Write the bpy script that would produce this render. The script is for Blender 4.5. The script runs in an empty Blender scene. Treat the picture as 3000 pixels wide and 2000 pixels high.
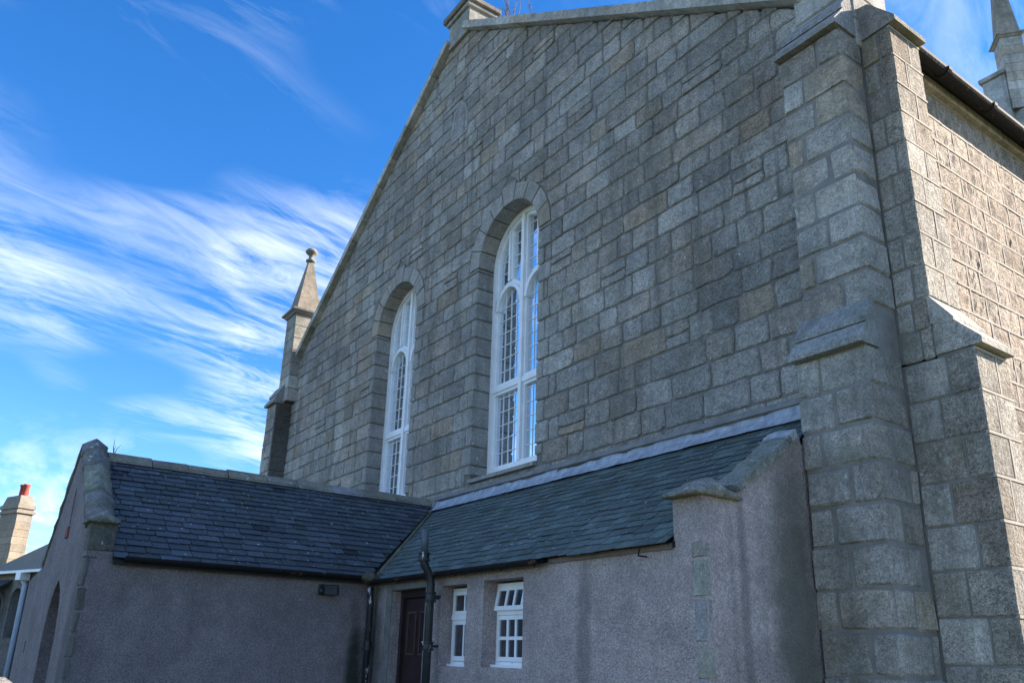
import bpy, math, random
from mathutils import Vector, Matrix
from mathutils.geometry import tessellate_polygon
rnd = random.Random(11)
S = bpy.context.scene
COL = S.collection
R_ = math.radians
EYE = 1.6                      # all heights below are written relative to the eye; things are lifted by EYE at the end

# ------------------------------------------------------------------ camera
yaw, pitch, roll = R_(55.34), R_(18.29), R_(-1.557)
F_PX, PPX, PPY = 2365.0, 1500.0, 1138.0
Rm = Matrix.Rotation(yaw, 3, 'Z') @ Matrix.Rotation(pitch, 3, 'X') @ Matrix.Rotation(roll, 3, 'Y')
right, fwd, up = Rm.col[0], Rm.col[1], Rm.col[2]
cd = bpy.data.cameras.new('camera'); cam = bpy.data.objects.new('camera', cd); COL.objects.link(cam)
cd.sensor_width = 36.0; cd.lens = F_PX / 3000 * 36; cd.shift_y = (PPY - 1000) / 3000
cd.clip_start = 0.05; cd.clip_end = 5000
m = Matrix((right, up, -fwd)).transposed().to_4x4(); m.translation = (0, 0, EYE); cam.matrix_world = m
S.camera = cam

# ------------------------------------------------------------------ sky and sun
SUN = Vector((0.82, 1.95, 1.14)).normalized()
sun_el = math.asin(SUN.z); sun_az = math.atan2(SUN.x, SUN.y)
W = bpy.data.worlds.new('World'); S.world = W; W.use_nodes = True
nt = W.node_tree; nt.nodes.clear()
def N(nt, t, **kw):
    n = nt.nodes.new(t)
    for k, v in kw.items(): setattr(n, k, v)
    return n
def L(nt, a, b): nt.links.new(a, b)
def mathn(nt, op, a, b=None, clamp=False):
    n = N(nt, 'ShaderNodeMath', operation=op, use_clamp=clamp)
    for i, v in enumerate((a, b)):
        if v is None: continue
        if isinstance(v, (int, float)): n.inputs[i].default_value = v
        else: L(nt, v, n.inputs[i])
    return n.outputs[0]
def mixc(nt, fac, a, b, mode='MIX'):
    n = N(nt, 'ShaderNodeMix', data_type='RGBA', blend_type=mode)
    for s, v in ((n.inputs[0], fac), (n.inputs[6], a), (n.inputs[7], b)):
        if isinstance(v, (int, float)): s.default_value = v
        elif isinstance(v, tuple): s.default_value = v if len(v) == 4 else (*v, 1)
        else: L(nt, v, s)
    return n.outputs[2]
def ramp(nt, fac, stops):
    n = N(nt, 'ShaderNodeValToRGB'); e = n.color_ramp.elements
    while len(e) < len(stops): e.new(0.5)
    for el, (p, c) in zip(e, stops):
        el.position = p; el.color = (c, c, c, 1) if isinstance(c, (int, float)) else (*c, 1)
    L(nt, fac, n.inputs[0]); return n.outputs[0]
def noise(nt, vec, scale, detail=4, rough=0.55, dist=0.0):
    n = N(nt, 'ShaderNodeTexNoise'); n.inputs['Scale'].default_value = scale
    n.inputs['Detail'].default_value = detail; n.inputs['Roughness'].default_value = rough
    n.inputs['Distortion'].default_value = dist
    if vec is not None: L(nt, vec, n.inputs['Vector'])
    return n.outputs['Fac']

sky = N(nt, 'ShaderNodeTexSky', sky_type='NISHITA', sun_disc=False, sun_elevation=sun_el, sun_rotation=sun_az,
        altitude=50.0, air_density=1.0, dust_density=0.15, ozone_density=4.0)
hs = N(nt, 'ShaderNodeHueSaturation'); hs.inputs['Hue'].default_value = 0.507; hs.inputs["Saturation"].default_value = 1.28; hs.inputs['Value'].default_value = 1.0
L(nt, sky.outputs[0], hs.inputs['Color'])
tc = N(nt, 'ShaderNodeTexCoord'); sep = N(nt, 'ShaderNodeSeparateXYZ'); L(nt, tc.outputs['Generated'], sep.inputs[0])
zz = mathn(nt, 'ADD', mathn(nt, 'MAXIMUM', sep.outputs[2], 0.0), 0.10)
cmb = N(nt, 'ShaderNodeCombineXYZ')
L(nt, mathn(nt, 'DIVIDE', sep.outputs[0], zz), cmb.inputs[0]); L(nt, mathn(nt, 'DIVIDE', sep.outputs[1], zz), cmb.inputs[1])
def remap(vec, rot, scale, loc):
    m1 = N(nt, 'ShaderNodeMapping'); m1.inputs['Rotation'].default_value = (0, 0, R_(rot)); L(nt, vec, m1.inputs['Vector'])
    m2 = N(nt, 'ShaderNodeMapping'); m2.inputs['Scale'].default_value = (*scale, 1); m2.inputs['Location'].default_value = (*loc, 0); L(nt, m1.outputs[0], m2.inputs['Vector'])
    return m2.outputs[0]
CL_OFF = (1.3, 4.2); CV_OFF = (3.48, 0.95)
wisps = noise(nt, remap(cmb.outputs[0], -103, (1.05, 3.2), CL_OFF), 1.0, 9, 0.60, 1.1)
fine = noise(nt, remap(cmb.outputs[0], -108, (3.2, 9.0), CL_OFF), 1.0, 8, 0.65, 1.6)
cover = noise(nt, remap(cmb.outputs[0], 0, (0.62, 0.62), CV_OFF), 1.0, 3, 0.5, 0.2)
body = mathn(nt, 'ADD', mathn(nt, 'MULTIPLY', wisps, 0.66), mathn(nt, 'MULTIPLY', fine, 0.34))
cl = mathn(nt, 'MULTIPLY', ramp(nt, body, [(0.43, 0.0), (0.53, 0.42), (0.68, 1.0)]), ramp(nt, cover, [(0.455, 0.0), (0.565, 1.0)]), True)
LOW_OFF = (7.3, 2.2, 0.4)
lom = N(nt, 'ShaderNodeMapping'); lom.inputs['Location'].default_value = LOW_OFF; lom.inputs['Scale'].default_value = (1, 1, 1.6); L(nt, tc.outputs['Generated'], lom.inputs['Vector'])
low = noise(nt, lom.outputs[0], 5.5, 8, 0.58, 0.25)
lowm = mathn(nt, 'MULTIPLY', ramp(nt, low, [(0.52, 0.0), (0.62, 0.95)]), ramp(nt, sep.outputs[2], [(0.0, 1.0), (0.15, 0.9), (0.24, 0.0)]), True)
clouds = mathn(nt, 'MULTIPLY', mathn(nt, 'MAXIMUM', cl, lowm), 0.80)
CLOUD_COL = (5.4, 5.7, 6.2)
skyc = mixc(nt, clouds, hs.outputs[0], CLOUD_COL)
bg = N(nt, 'ShaderNodeBackground'); bg.inputs['Strength'].default_value = 0.10; L(nt, skyc, bg.inputs['Color'])
wo = N(nt, 'ShaderNodeOutputWorld'); L(nt, bg.outputs[0], wo.inputs['Surface'])

sd = bpy.data.lights.new('sun', 'SUN'); sd.energy = 5.0; sd.angle = R_(0.5); sd.color = (1.0, 0.87, 0.72)
sun = bpy.data.objects.new('sun', sd); COL.objects.link(sun)
sun.rotation_euler = SUN.to_track_quat('Z', 'Y').to_euler(); sun.location = (8, 30, 25)
vs = S.view_settings; vs.view_transform = 'Standard'; vs.look = 'None'; vs.gamma = 1; vs.use_curve_mapping = False
vs.exposure = 1.60

# ------------------------------------------------------------------ helpers
def ray(px, py):
    return Rm @ Vector(((px - PPX) / F_PX, 1, -(py - PPY) / F_PX))
def on(px, py, ax, val):
    d = ray(px, py); return d * (val / d[ax])
def pix(p):
    c = Rm.transposed() @ Vector(p)
    if c.y <= 0.01: return None
    return (PPX + F_PX * c.x / c.y, PPY - F_PX * c.z / c.y, c.y)
ORG = {}
TOPS = []
def top(o, label, cat, group=None, kind=None):
    if label: o['label'] = label
    if cat: o['category'] = cat
    if group: o['group'] = group
    if kind: o['kind'] = kind
    TOPS.append(o); return o
def empty(name, loc, label, cat, group=None):
    o = bpy.data.objects.new(name, None); COL.objects.link(o); o.location = loc; o.empty_display_size = 0.3
    ORG[o.name] = Vector(loc); return top(o, label, cat, group)
def obj(name, verts, faces, mat, parent=None, tint=None, smooth=False, origin=None):
    vs_ = [Vector(v) for v in verts]
    if origin is None:
        lo = Vector((min(v.x for v in vs_), min(v.y for v in vs_), min(v.z for v in vs_)))
        hi = Vector((max(v.x for v in vs_), max(v.y for v in vs_), max(v.z for v in vs_)))
        origin = Vector(((lo.x + hi.x) / 2, (lo.y + hi.y) / 2, lo.z if parent is None else (lo.z + hi.z) / 2))
    me = bpy.data.meshes.new(name)
    me.from_pydata([v - origin for v in vs_], [], faces)
    ca = me.color_attributes.new('tint', 'FLOAT_COLOR', 'POINT')
    if tint is None: tint = (1, 1, 1)
    flat = []
    if isinstance(tint[0], (tuple, list)):
        for t in tint: flat += [*t, 1]
    else: flat = [*tint, 1] * len(vs_)
    ca.data.foreach_set('color', flat)
    me.materials.append(mat)
    if smooth: me.polygons.foreach_set('use_smooth', [True] * len(me.polygons))
    me.update()
    o = bpy.data.objects.new(name, me); COL.objects.link(o)
    ORG[o.name] = origin
    if parent is not None:
        o.parent = parent; o.location = origin - ORG[parent.name]
    else: o.location = origin
    return o
class MB:
    def __init__(s): s.v = []; s.f = []; s.t = []
    def add(s, vf, tint=(1, 1, 1)):
        v, f = vf; b = len(s.v); s.v += [Vector(q) for q in v]; s.f += [[i + b for i in q] for q in f]; s.t += [tint] * len(v); return s
    def obj(s, name, mat, parent=None, smooth=False): return obj(name, s.v, s.f, mat, parent, s.t, smooth)
def box(x0, x1, y0, y1, z0, z1):
    v = [(x, y, z) for z in (z0, z1) for y in (y0, y1) for x in (x0, x1)]
    return v, [[0, 2, 3, 1], [4, 5, 7, 6], [0, 1, 5, 4], [2, 6, 7, 3], [0, 4, 6, 2], [1, 3, 7, 5]]
def chbox(x0, x1, y0, y1, z0, z1, c=0.012, j=0.004):
    """block with worn arrises and slightly uneven faces"""
    X, Y, Z = (x0, x1), (y0, y1), (z0, z1); v = []; idx = {}
    c = min(c, abs(x1 - x0) * .3, abs(y1 - y0) * .3, abs(z1 - z0) * .3)
    for i in (0, 1):
        for k in (0, 1):
            for l in (0, 1):
                sx, sy, sz = (1, -1)[i], (1, -1)[k], (1, -1)[l]
                for a in range(3):
                    p = [X[i], Y[k], Z[l]]
                    if a != 0: p[0] += sx * c
                    if a != 1: p[1] += sy * c
                    if a != 2: p[2] += sz * c
                    p[a] += rnd.uniform(-j, j)
                    idx[(i, k, l, a)] = len(v); v.append(p)
    f = []
    I = idx
    for s in (0, 1):
        q = [I[(s, 0, 0, 0)], I[(s, 1, 0, 0)], I[(s, 1, 1, 0)], I[(s, 0, 1, 0)]]; f.append(q if s else q[::-1])
        q = [I[(0, s, 0, 1)], I[(1, s, 0, 1)], I[(1, s, 1, 1)], I[(0, s, 1, 1)]]; f.append(q[::-1] if s else q)
        q = [I[(0, 0, s, 2)], I[(1, 0, s, 2)], I[(1, 1, s, 2)], I[(0, 1, s, 2)]]; f.append(q if s else q[::-1])
    def edge(a, b, c_, d): f.append([a, b, c_, d])
    for k in (0, 1):
        for l in (0, 1):
            edge(I[(0, k, l, 1)], I[(1, k, l, 1)], I[(1, k, l, 2)], I[(0, k, l, 2)])
    for i in (0, 1):
        for l in (0, 1):
            edge(I[(i, 0, l, 0)], I[(i, 1, l, 0)], I[(i, 1, l, 2)], I[(i, 0, l, 2)])
        for k in (0, 1):
            edge(I[(i, k, 0, 0)], I[(i, k, 1, 0)], I[(i, k, 1, 1)], I[(i, k, 0, 1)])
    for i in (0, 1):
        for k in (0, 1):
            for l in (0, 1): f.append([I[(i, k, l, 0)], I[(i, k, l, 1)], I[(i, k, l, 2)]])
    return v, f
def prism(poly, ax, a, b):
    """poly: 2-D outline in the other two axes, extruded along axis ax from a to b"""
    def P(p, t):
        q = [p[0], p[1]]; q.insert(ax, t); return q
    n = len(poly); v = [P(p, a) for p in poly] + [P(p, b) for p in poly]
    tri = tessellate_polygon([[Vector((p[0], p[1], 0)) for p in poly]])
    f = [list(t) for t in tri] + [[i + n for i in t][::-1] for t in tri]
    f += [[i, (i + 1) % n, (i + 1) % n + n, i + n] for i in range(n)]
    return v, f
def tube(pts, r, n=12, cap=True):
    pts = [Vector(p) for p in pts]; v = []; f = []
    rs = r if isinstance(r, (list, tuple)) else [r] * len(pts)
    ref = None
    for i, p in enumerate(pts):
        a = pts[max(0, i - 1)]; b = pts[min(len(pts) - 1, i + 1)]; t = (b - a).normalized()
        if ref is None:
            ref = Vector((1, 0, 0)) if abs(t.x) < .8 else Vector((0, 0, 1))
        u = (ref - t * ref.dot(t)).normalized(); ref = u; w = t.cross(u)
        for k in range(n):
            an = 2 * math.pi * k / n; v.append(p + (u * math.cos(an) + w * math.sin(an)) * rs[i])
    for i in range(len(pts) - 1):
        for k in range(n):
            f.append([i * n + k, i * n + (k + 1) % n, (i + 1) * n + (k + 1) % n, (i + 1) * n + k])
    if cap: f.append(list(range(n))[::-1]); f.append([(len(pts) - 1) * n + k for k in range(n)])
    return v, f
def lathe(cx, cy, prof, n=20):
    v = []; f = []
    for r, z in prof:
        for k in range(n):
            a = 2 * math.pi * k / n; v.append((cx + r * math.cos(a), cy + r * math.sin(a), z))
    for i in range(len(prof) - 1):
        for k in range(n): f.append([i * n + k, i * n + (k + 1) % n, (i + 1) * n + (k + 1) % n, (i + 1) * n + k])
    f.append(list(range(n))[::-1]); f.append([(len(prof) - 1) * n + k for k in range(n)])
    return v, f
def frustum(cx, cy, z0, h0, z1, h1, rot=0.0):
    v = []
    for z, h in ((z0, h0), (z1, h1)):
        for sx, sy in ((-1, -1), (1, -1), (1, 1), (-1, 1)):
            x, y = sx * h, sy * h
            v.append((cx + x * math.cos(rot) - y * math.sin(rot), cy + x * math.sin(rot) + y * math.cos(rot), z))
    return v, [[3, 2, 1, 0], [4, 5, 6, 7], [0, 1, 5, 4], [1, 2, 6, 5], [2, 3, 7, 6], [3, 0, 4, 7]]
def clip(poly, fn):
    """keep the part of a 2-D polygon where fn(p) >= 0 (fn linear)"""
    out = []
    for i, p in enumerate(poly):
        q = poly[(i + 1) % len(poly)]; a, b = fn(p), fn(q)
        if a >= 0: out.append(p)
        if (a >= 0) != (b >= 0):
            t = a / (a - b); out.append((p[0] + (q[0] - p[0]) * t, p[1] + (q[1] - p[1]) * t))
    return out
def area(poly): return abs(sum(p[0] * q[1] - q[0] * p[1] for p, q in zip(poly, poly[1:] + poly[:1]))) / 2
def stone(poly, P, gap=0.008, proud=0.012, rough=0.006, back=0.03, jit=0.005, ncut=1, bulge=0.0):
    """a squared rubble stone: poly in wall coords (u,v); P(u,v,n) maps to space, n outwards"""
    cx = sum(p[0] for p in poly) / len(poly); cy = sum(p[1] for p in poly) / len(poly); c = Vector((cx, cy))
    ring = []
    n = len(poly)
    q = []
    for p in poly:
        p = Vector(p); d = c - p
        q.append(p + Vector((math.copysign(min(gap * .5, abs(d.x) * .5), d.x), math.copysign(min(gap * .5, abs(d.y) * .5), d.y))))
    for i in range(n):
        a, b, pr = q[i], q[(i + 1) % n], q[i - 1]
        r1 = min(.35, .034 / max((b - a).length, 1e-4)) * rnd.uniform(.25, 1.3); r0 = min(.35, .034 / max((pr - a).length, 1e-4)) * rnd.uniform(.25, 1.3)
        ring.append(a + (pr - a) * r0); ring.append(a + (b - a) * r1)
        for k in range(1, ncut + 1):
            t = k / (ncut + 1); ring.append(a + (b - a) * (r1 + (1 - 2 * r1) * t))
    ring = [p + Vector((rnd.uniform(-jit, jit), rnd.uniform(-jit, jit))) for p in ring]
    k = len(ring); v = []; f = []
    ta, tb2 = rnd.uniform(-1, 1) * rough * 2.2, rnd.uniform(-1, 1) * rough * 2.2
    def pl_(p): return proud + ta * (p.x - cx) + tb2 * (p.y - cy)
    for p in ring: v.append(P(p.x, p.y, -back))
    for p in ring: v.append(P(p.x, p.y, pl_(p) - .012 + rnd.uniform(-.002, .002)))
    for p in ring:
        d = c - p; p2 = p + d * min(.4, .016 / max(d.length, 1e-4)); v.append(P(p2.x, p2.y, pl_(p2) + rnd.uniform(-.1, .1) * rough))
    for p in ring:
        d = c - p; p2 = p + d * .45; v.append(P(p2.x, p2.y, pl_(p2) + bulge * rnd.uniform(.7, 1.0)))
    v.append(P(cx, cy, proud + bulge))
    for r in range(3):
        for i in range(k): f.append([r * k + i, r * k + (i + 1) % k, (r + 1) * k + (i + 1) % k, (r + 1) * k + i])
    for i in range(k): f.append([3 * k + i, 3 * k + (i + 1) % k, 4 * k])
    return v, f
def rockstone(u0, u1, w0, w1, P, nu=6, nw=5, amp=.009):
    """rock-faced stone: a lumpy pitched face on a coarse grid"""
    g = .012; v = []; f = []
    for i in range(nu):
        for j in range(nw):
            a, b = i / (nu - 1), j / (nw - 1); e = i in (0, nu - 1) or j in (0, nw - 1)
            v.append(P(u0 + g + (u1 - u0 - 2 * g) * a + rnd.uniform(-1, 1) * (.006 if e else .018), w0 + g + (w1 - w0 - 2 * g) * b + rnd.uniform(-1, 1) * (.006 if e else .014), (rnd.uniform(-.004, .002) if e else .004 + rnd.uniform(-1, 1) * amp)))
    for i in range(nu - 1):
        for j in range(nw - 1): q = i * nw + j; f.append([q, q + nw, q + nw + 1, q + 1])
    rim = [i * nw for i in range(nu)] + [(nu - 1) * nw + j for j in range(1, nw)] + [i * nw + nw - 1 for i in range(nu - 2, -1, -1)] + [j for j in range(nw - 2, 0, -1)]
    b0 = len(v); cu, cw = (u0 + u1) / 2, (w0 + w1) / 2
    for q in range(len(rim)):
        i, j = divmod(rim[q], nw); v.append(P(u0 + g + (u1 - u0 - 2 * g) * i / (nu - 1), w0 + g + (w1 - w0 - 2 * g) * j / (nw - 1), -.03))
    n = len(rim)
    for q in range(n): f.append([rim[q], b0 + q, b0 + (q + 1) % n, rim[(q + 1) % n]])
    return v, f
def emit(pieces, name, mat, parent, limit=300, smooth=False, restname=None):
    """pieces: (verts, faces, tint). The ones that show largest become objects; the rest one joined part"""
    sc = []
    for i, (v, f, t) in enumerate(pieces):
        c = Vector((0, 0, 0))
        for q in v: c += Vector(q)
        c /= len(v); p = pix(c); s = 0
        if p and -30 < p[0] < 3030 and -30 < p[1] < 2030:
            pp = [pix(q) for q in v[:24]]; pp = [q for q in pp if q]
            s = (max(q[0] for q in pp) - min(q[0] for q in pp)) * (max(q[1] for q in pp) - min(q[1] for q in pp))
        sc.append((-s, i))
    sc.sort(); rest = MB(); nrest = 0
    for r, (s, i) in enumerate(sc):
        v, f, t = pieces[i]
        if r < limit and s < 0: obj(name, v, f, mat, parent, t, smooth)
        else: rest.add((v, f), t); nrest += 1
    if nrest:
        o = rest.obj(restname or name, mat, parent, smooth); o['kind'] = 'stuff'

# ------------------------------------------------------------------ materials
def newmat(name):
    mt = bpy.data.materials.new(name); mt.use_nodes = True; t = mt.node_tree; t.nodes.clear()
    b = N(t, 'ShaderNodeBsdfPrincipled'); o = N(t, 'ShaderNodeOutputMaterial'); L(t, b.outputs[0], o.inputs[0])
    g = N(t, 'ShaderNodeNewGeometry'); return mt, t, b, g.outputs['Position']
def tintn(t):
    a = N(t, 'ShaderNodeAttribute', attribute_name='tint'); return a.outputs['Color']
def bump(t, b, h, strength, dist=0.01, prev=None):
    n = N(t, 'ShaderNodeBump'); n.inputs['Strength'].default_value = strength; n.inputs['Distance'].default_value = dist
    L(t, h, n.inputs['Height'])
    if prev is not None: L(t, prev, n.inputs['Normal'])
    L(t, n.outputs[0], b.inputs['Normal']); return n.outputs[0]
def granite(name, speck=0.5, bs=0.6, bd=0.012, lichen=0.5, weather=0.35, bscale=26, moss=0.0, brown=0.25):
    mt, t, b, pos = newmat(name)
    s1 = noise(t, pos, 95, 3, 0.7); s2 = noise(t, pos, 34, 4, 0.6); s3 = noise(t, pos, 1.1, 4, 0.6)
    col = tintn(t)
    g1 = ramp(t, s1, [(0.30, 1 - speck * .85), (0.5, 1.0), (0.70, 1 + speck * .75)])
    col = mixc(t, 1.0, col, g1, 'MULTIPLY')
    g2 = ramp(t, s2, [(0.25, 1 - speck * .55), (0.5, 1.0), (0.75, 1 + speck * .45)])
    col = mixc(t, 1.0, col, g2, 'MULTIPLY')
    g3 = ramp(t, s3, [(0.30, 1 - weather), (0.62, 1.06)])
    col = mixc(t, 1.0, col, g3, 'MULTIPLY')
    s4 = noise(t, pos, 9.0, 5, 0.65)
    col = mixc(t, 1.0, col, ramp(t, s4, [(0.28, 1 - speck * .45), (0.5, 1.0), (0.72, 1 + speck * .35)]), 'MULTIPLY')
    br = noise(t, pos, 0.75, 6, 0.62, 0.3)
    col = mixc(t, ramp(t, br, [(0.47, 0.0), (0.66, brown)]), col, mixc(t, 1.0, col, (1.02, .80, .60, 1), 'MULTIPLY'))
    # run-off streaks, stretched down the wall
    mpn = N(t, 'ShaderNodeMapping'); mpn.inputs['Scale'].default_value = (4.0, 4.0, 0.30); L(t, pos, mpn.inputs['Vector'])
    st = noise(t, mpn.outputs[0], 1.3, 4, 0.6)
    col = mixc(t, ramp(t, st, [(0.52, 0.0), (0.72, 0.5 * weather / .35)]), col, (.10, .10, .09))
    if moss:
        mo = noise(t, pos, 2.3, 6, 0.65)
        col = mixc(t, ramp(t, mo, [(0.50, 0.0), (0.66, moss)]), col, (.13, .145, .095))
    if lichen:
        li = noise(t, pos, 15, 2, 0.45); lm = noise(t, pos, 0.9, 2, 0.5)
        fac = mathn(t, 'MULTIPLY', ramp(t, li, [(0.695, 0.0), (0.725, 1.0)]), ramp(t, lm, [(0.45, 0.0), (0.62, lichen)]))
        col = mixc(t, fac, col, (.55, .56, .52))
    L(t, col, b.inputs['Base Color']); b.inputs['Roughness'].default_value = 0.9; b.inputs['Specular IOR Level'].default_value = 0.25
    h1 = noise(t, pos, bscale, 7, 0.68); bump(t, b, h1, bs, bd)
    return mt
M_GRAN = granite('granite_rubble', 0.70, 1.0, 0.026, 1.2, 0.38, brown=.4, moss=.22)
M_DRESS = granite('granite_dressed', 0.5, 0.7, 0.010, 0.9, 0.25)
M_BUTT = granite('granite_buttress', 0.65, 1.0, 0.02, 0.7, 0.32, moss=0.5, brown=.4)
M_SIDE = granite('granite_rockface', 0.9, 1.0, 0.06, 0.15, 0.2, 26)
M_BUTT2 = granite('granite_rough_quoin', 0.85, 1.0, 0.05, 0.3, 0.25, 28)
M_COPE = granite('coping_stone', 0.5, 0.6, 0.01, 1.0, 0.35, moss=0.5)
M_MOSSY = granite('mossy_coping', 0.7, 1.0, 0.035, 1.6, 0.35, 14, moss=0.8)
def simple(name, col, rough=0.7, var=0.2, vscale=8, bs=0.0, bscale=40, bd=0.004, metal=0.0, spec=0.5, flake=None, usetint=False):
    mt, t, b, pos = newmat(name)
    n = noise(t, pos, vscale, 5, 0.6)
    base = mixc(t, 1.0, (*col, 1), ramp(t, n, [(0.25, 1 - var), (0.75, 1 + var)]), 'MULTIPLY')
    if usetint: base = mixc(t, 1.0, base, tintn(t), 'MULTIPLY')
    if flake:
        mpn = N(t, 'ShaderNodeMapping'); mpn.inputs['Scale'].default_value = (1, 1, .35); L(t, pos, mpn.inputs['Vector'])
        fl = noise(t, mpn.outputs[0], flake[1], 4, 0.6)
        base = mixc(t, ramp(t, fl, [(flake[2], 0.0), (flake[2] + .04, 1.0)]), base, flake[0])
    L(t, base, b.inputs['Base Color']); b.inputs['Roughness'].default_value = rough; b.inputs['Metallic'].default_value = metal
    b.inputs['Specular IOR Level'].default_value = spec
    if bs: bump(t, b, noise(t, pos, bscale, 4, 0.6), bs, bd)
    return mt
M_MORTAR = simple('mortar', (.165, .157, .145), .95, .3, 12, .5, 60)
M_MORTAR3 = simple('buttress_mortar', (.21, .20, .185), .95, .3, 6, .6, 40)
M_MORTAR2 = simple('pale_pointing', (.38, .335, .285), .95, .25, 10, .6, 50)
def leadm():
    mt, t, b, pos = newmat('lead')
    mpn = N(t, 'ShaderNodeMapping'); mpn.inputs['Scale'].default_value = (9, 9, 1.4); L(t, pos, mpn.inputs['Vector'])
    st = noise(t, mpn.outputs[0], 1.6, 5, .65); n2 = noise(t, pos, 6, 4, .6)
    c = mixc(t, ramp(t, st, [(.38, 0.0), (.66, 1.0)]), (.27, .30, .34, 1), (.46, .49, .53, 1)); c = mixc(t, 1.0, c, ramp(t, n2, [(.3, .78), (.7, 1.12)]), 'MULTIPLY')
    L(t, c, b.inputs['Base Color']); b.inputs['Roughness'].default_value = .55; b.inputs['Metallic'].default_value = .15; bump(t, b, noise(t, pos, 16, 4, .6), .5, .012); return mt
M_LEAD = leadm()
M_WHITE = simple('white_paint', (.86, .87, .88), .5, .10, 6, .25, 30, .002, flake=((.34, .32, .28), 22, .70))
M_IRON = simple('black_iron_paint', (.018, .021, .024), .45, .3, 20, .3, 40, .003, flake=((.55, .56, .55), 14, .60))
M_IRON2 = simple('black_iron_gutter', (.017, .017, .019), .7, .4, 20, .5, 30, .005, spec=.15, flake=((.13, .07, .05), 9, .62))
M_PIPEG = simple('grey_pipe', (.085, .105, .12), .5, .2, 20)
M_DOOR = simple('maroon_door_paint', (.032, .016, .018), .5, .3, 10, .2, 30)
M_TERRA = simple('terracotta', (.40, .065, .04), .8, .2, 10)
M_DARK = simple('dark_void', (.012, .013, .015), .9, .1)
M_BLUEWHITE = simple('pale_blue_paint', (.52, .62, .78), .5, .1)
M_LAMP = simple('black_plastic', (.02, .022, .025), .4, .1)
M_LENS = simple('grey_lens', (.06, .07, .08), .25, .2)
M_RUST = simple('rusty_red', (.20, .055, .04), .85, .4, 20, .5, 40)
M_SMOOTH = simple('cement_margin', (.19, .185, .175), .9, .3, 7, .5, 60, .004)
def glassm(name, refl):
    mt, t, b, pos = newmat(name)
    b.inputs['Base Color'].default_value = (.012, .014, .017, 1); b.inputs['Roughness'].default_value = .2
    gl = N(t, 'ShaderNodeBsdfGlossy'); gl.inputs['Roughness'].default_value = 0.03; gl.inputs['Color'].default_value = (.85, .92, 1, 1)
    bp = N(t, 'ShaderNodeBump'); bp.inputs['Strength'].default_value = .03; bp.inputs['Distance'].default_value = .01
    L(t, noise(t, pos, 3, 2, .5), bp.inputs['Height']); L(t, bp.outputs[0], gl.inputs['Normal'])
    mx = N(t, 'ShaderNodeMixShader'); mx.inputs[0].default_value = refl
    L(t, b.outputs[0], mx.inputs[1]); L(t, gl.outputs[0], mx.inputs[2])
    o = [n for n in t.nodes if n.type == 'OUTPUT_MATERIAL'][0]; L(t, mx.outputs[0], o.inputs[0]); return mt
M_GLASS = glassm('leaded_window_glass', .85)
M_GLASS2 = glassm('small_window_glass', .22)
def harl(name, col, stains):
    """pebble-dash render; stains: list of (centre, radii, colour, strength) ellipsoids with ragged edges"""
    mt, t, b, pos = newmat(name)
    vo = N(t, 'ShaderNodeTexVoronoi'); vo.inputs['Scale'].default_value = 85; L(t, pos, vo.inputs['Vector'])
    n1 = noise(t, pos, 60, 3, .7); n2 = noise(t, pos, 1.4, 5, .6)
    c = mixc(t, 1.0, (*col, 1), ramp(t, n1, [(.30, .72), (.5, 1.0), (.70, 1.32)]), 'MULTIPLY')
    pe = N(t, 'ShaderNodeSeparateColor'); L(t, vo.outputs['Color'], pe.inputs[0])
    c = mixc(t, 1.0, c, ramp(t, pe.outputs[0], [(0.0, .84), (.6, 1.0), (1.0, 1.16)]), 'MULTIPLY')
    c = mixc(t, 1.0, c, ramp(t, n2, [(.3, .78), (.7, 1.14)]), 'MULTIPLY')
    c = mixc(t, 1.0, c, ramp(t, noise(t, pos, 7.5, 6, .65), [(.3, .84), (.7, 1.13)]), 'MULTIPLY')
    mpn = N(t, 'ShaderNodeMapping'); mpn.inputs['Scale'].default_value = (5, 5, .3); L(t, pos, mpn.inputs['Vector'])
    c = mixc(t, ramp(t, noise(t, mpn.outputs[0], 1.2, 4, .6), [(.55, 0.0), (.78, .3)]), c, (.09, .088, .08))
    wob = noise(t, pos, 3.5, 5, .6)
    for (ct, rd, sc, st) in stains:
        vm = N(t, 'ShaderNodeVectorMath', operation='SUBTRACT'); L(t, pos, vm.inputs[0]); vm.inputs[1].default_value = (ct[0], ct[1], ct[2] + EYE)
        vd = N(t, 'ShaderNodeVectorMath', operation='DIVIDE'); L(t, vm.outputs[0], vd.inputs[0]); vd.inputs[1].default_value = rd
        ln = N(t, 'ShaderNodeVectorMath', operation='LENGTH'); L(t, vd.outputs[0], ln.inputs[0])
        e = mathn(t, 'ADD', ln.outputs['Value'], mathn(t, 'MULTIPLY', mathn(t, 'SUBTRACT', wob, .5), .9))
        c = mixc(t, ramp(t, e, [(.45, st), (1.0, 0.0)]), c, sc)
    L(t, c, b.inputs['Base Color']); b.inputs['Roughness'].default_value = .95; b.inputs['Specular IOR Level'].default_value = .2
    h = mathn(t, 'ADD', mathn(t, 'MULTIPLY', vo.outputs['Distance'], -1.2), n1)
    bump(t, b, h, .8, .012); return mt
M_HARL_W = harl('harl_wing', (.265, .228, .222), [((-9, 4.12, -.55), (.4, .13, 1.25), (.03, .042, .03), .9), ((-9, 1.2, -.4), (.4, .22, 1.4), (.07, .075, .06), .8), ((-9, 2.2, -1.3), (.4, 1.6, .7), (.075, .09, .085), .6)])
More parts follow.
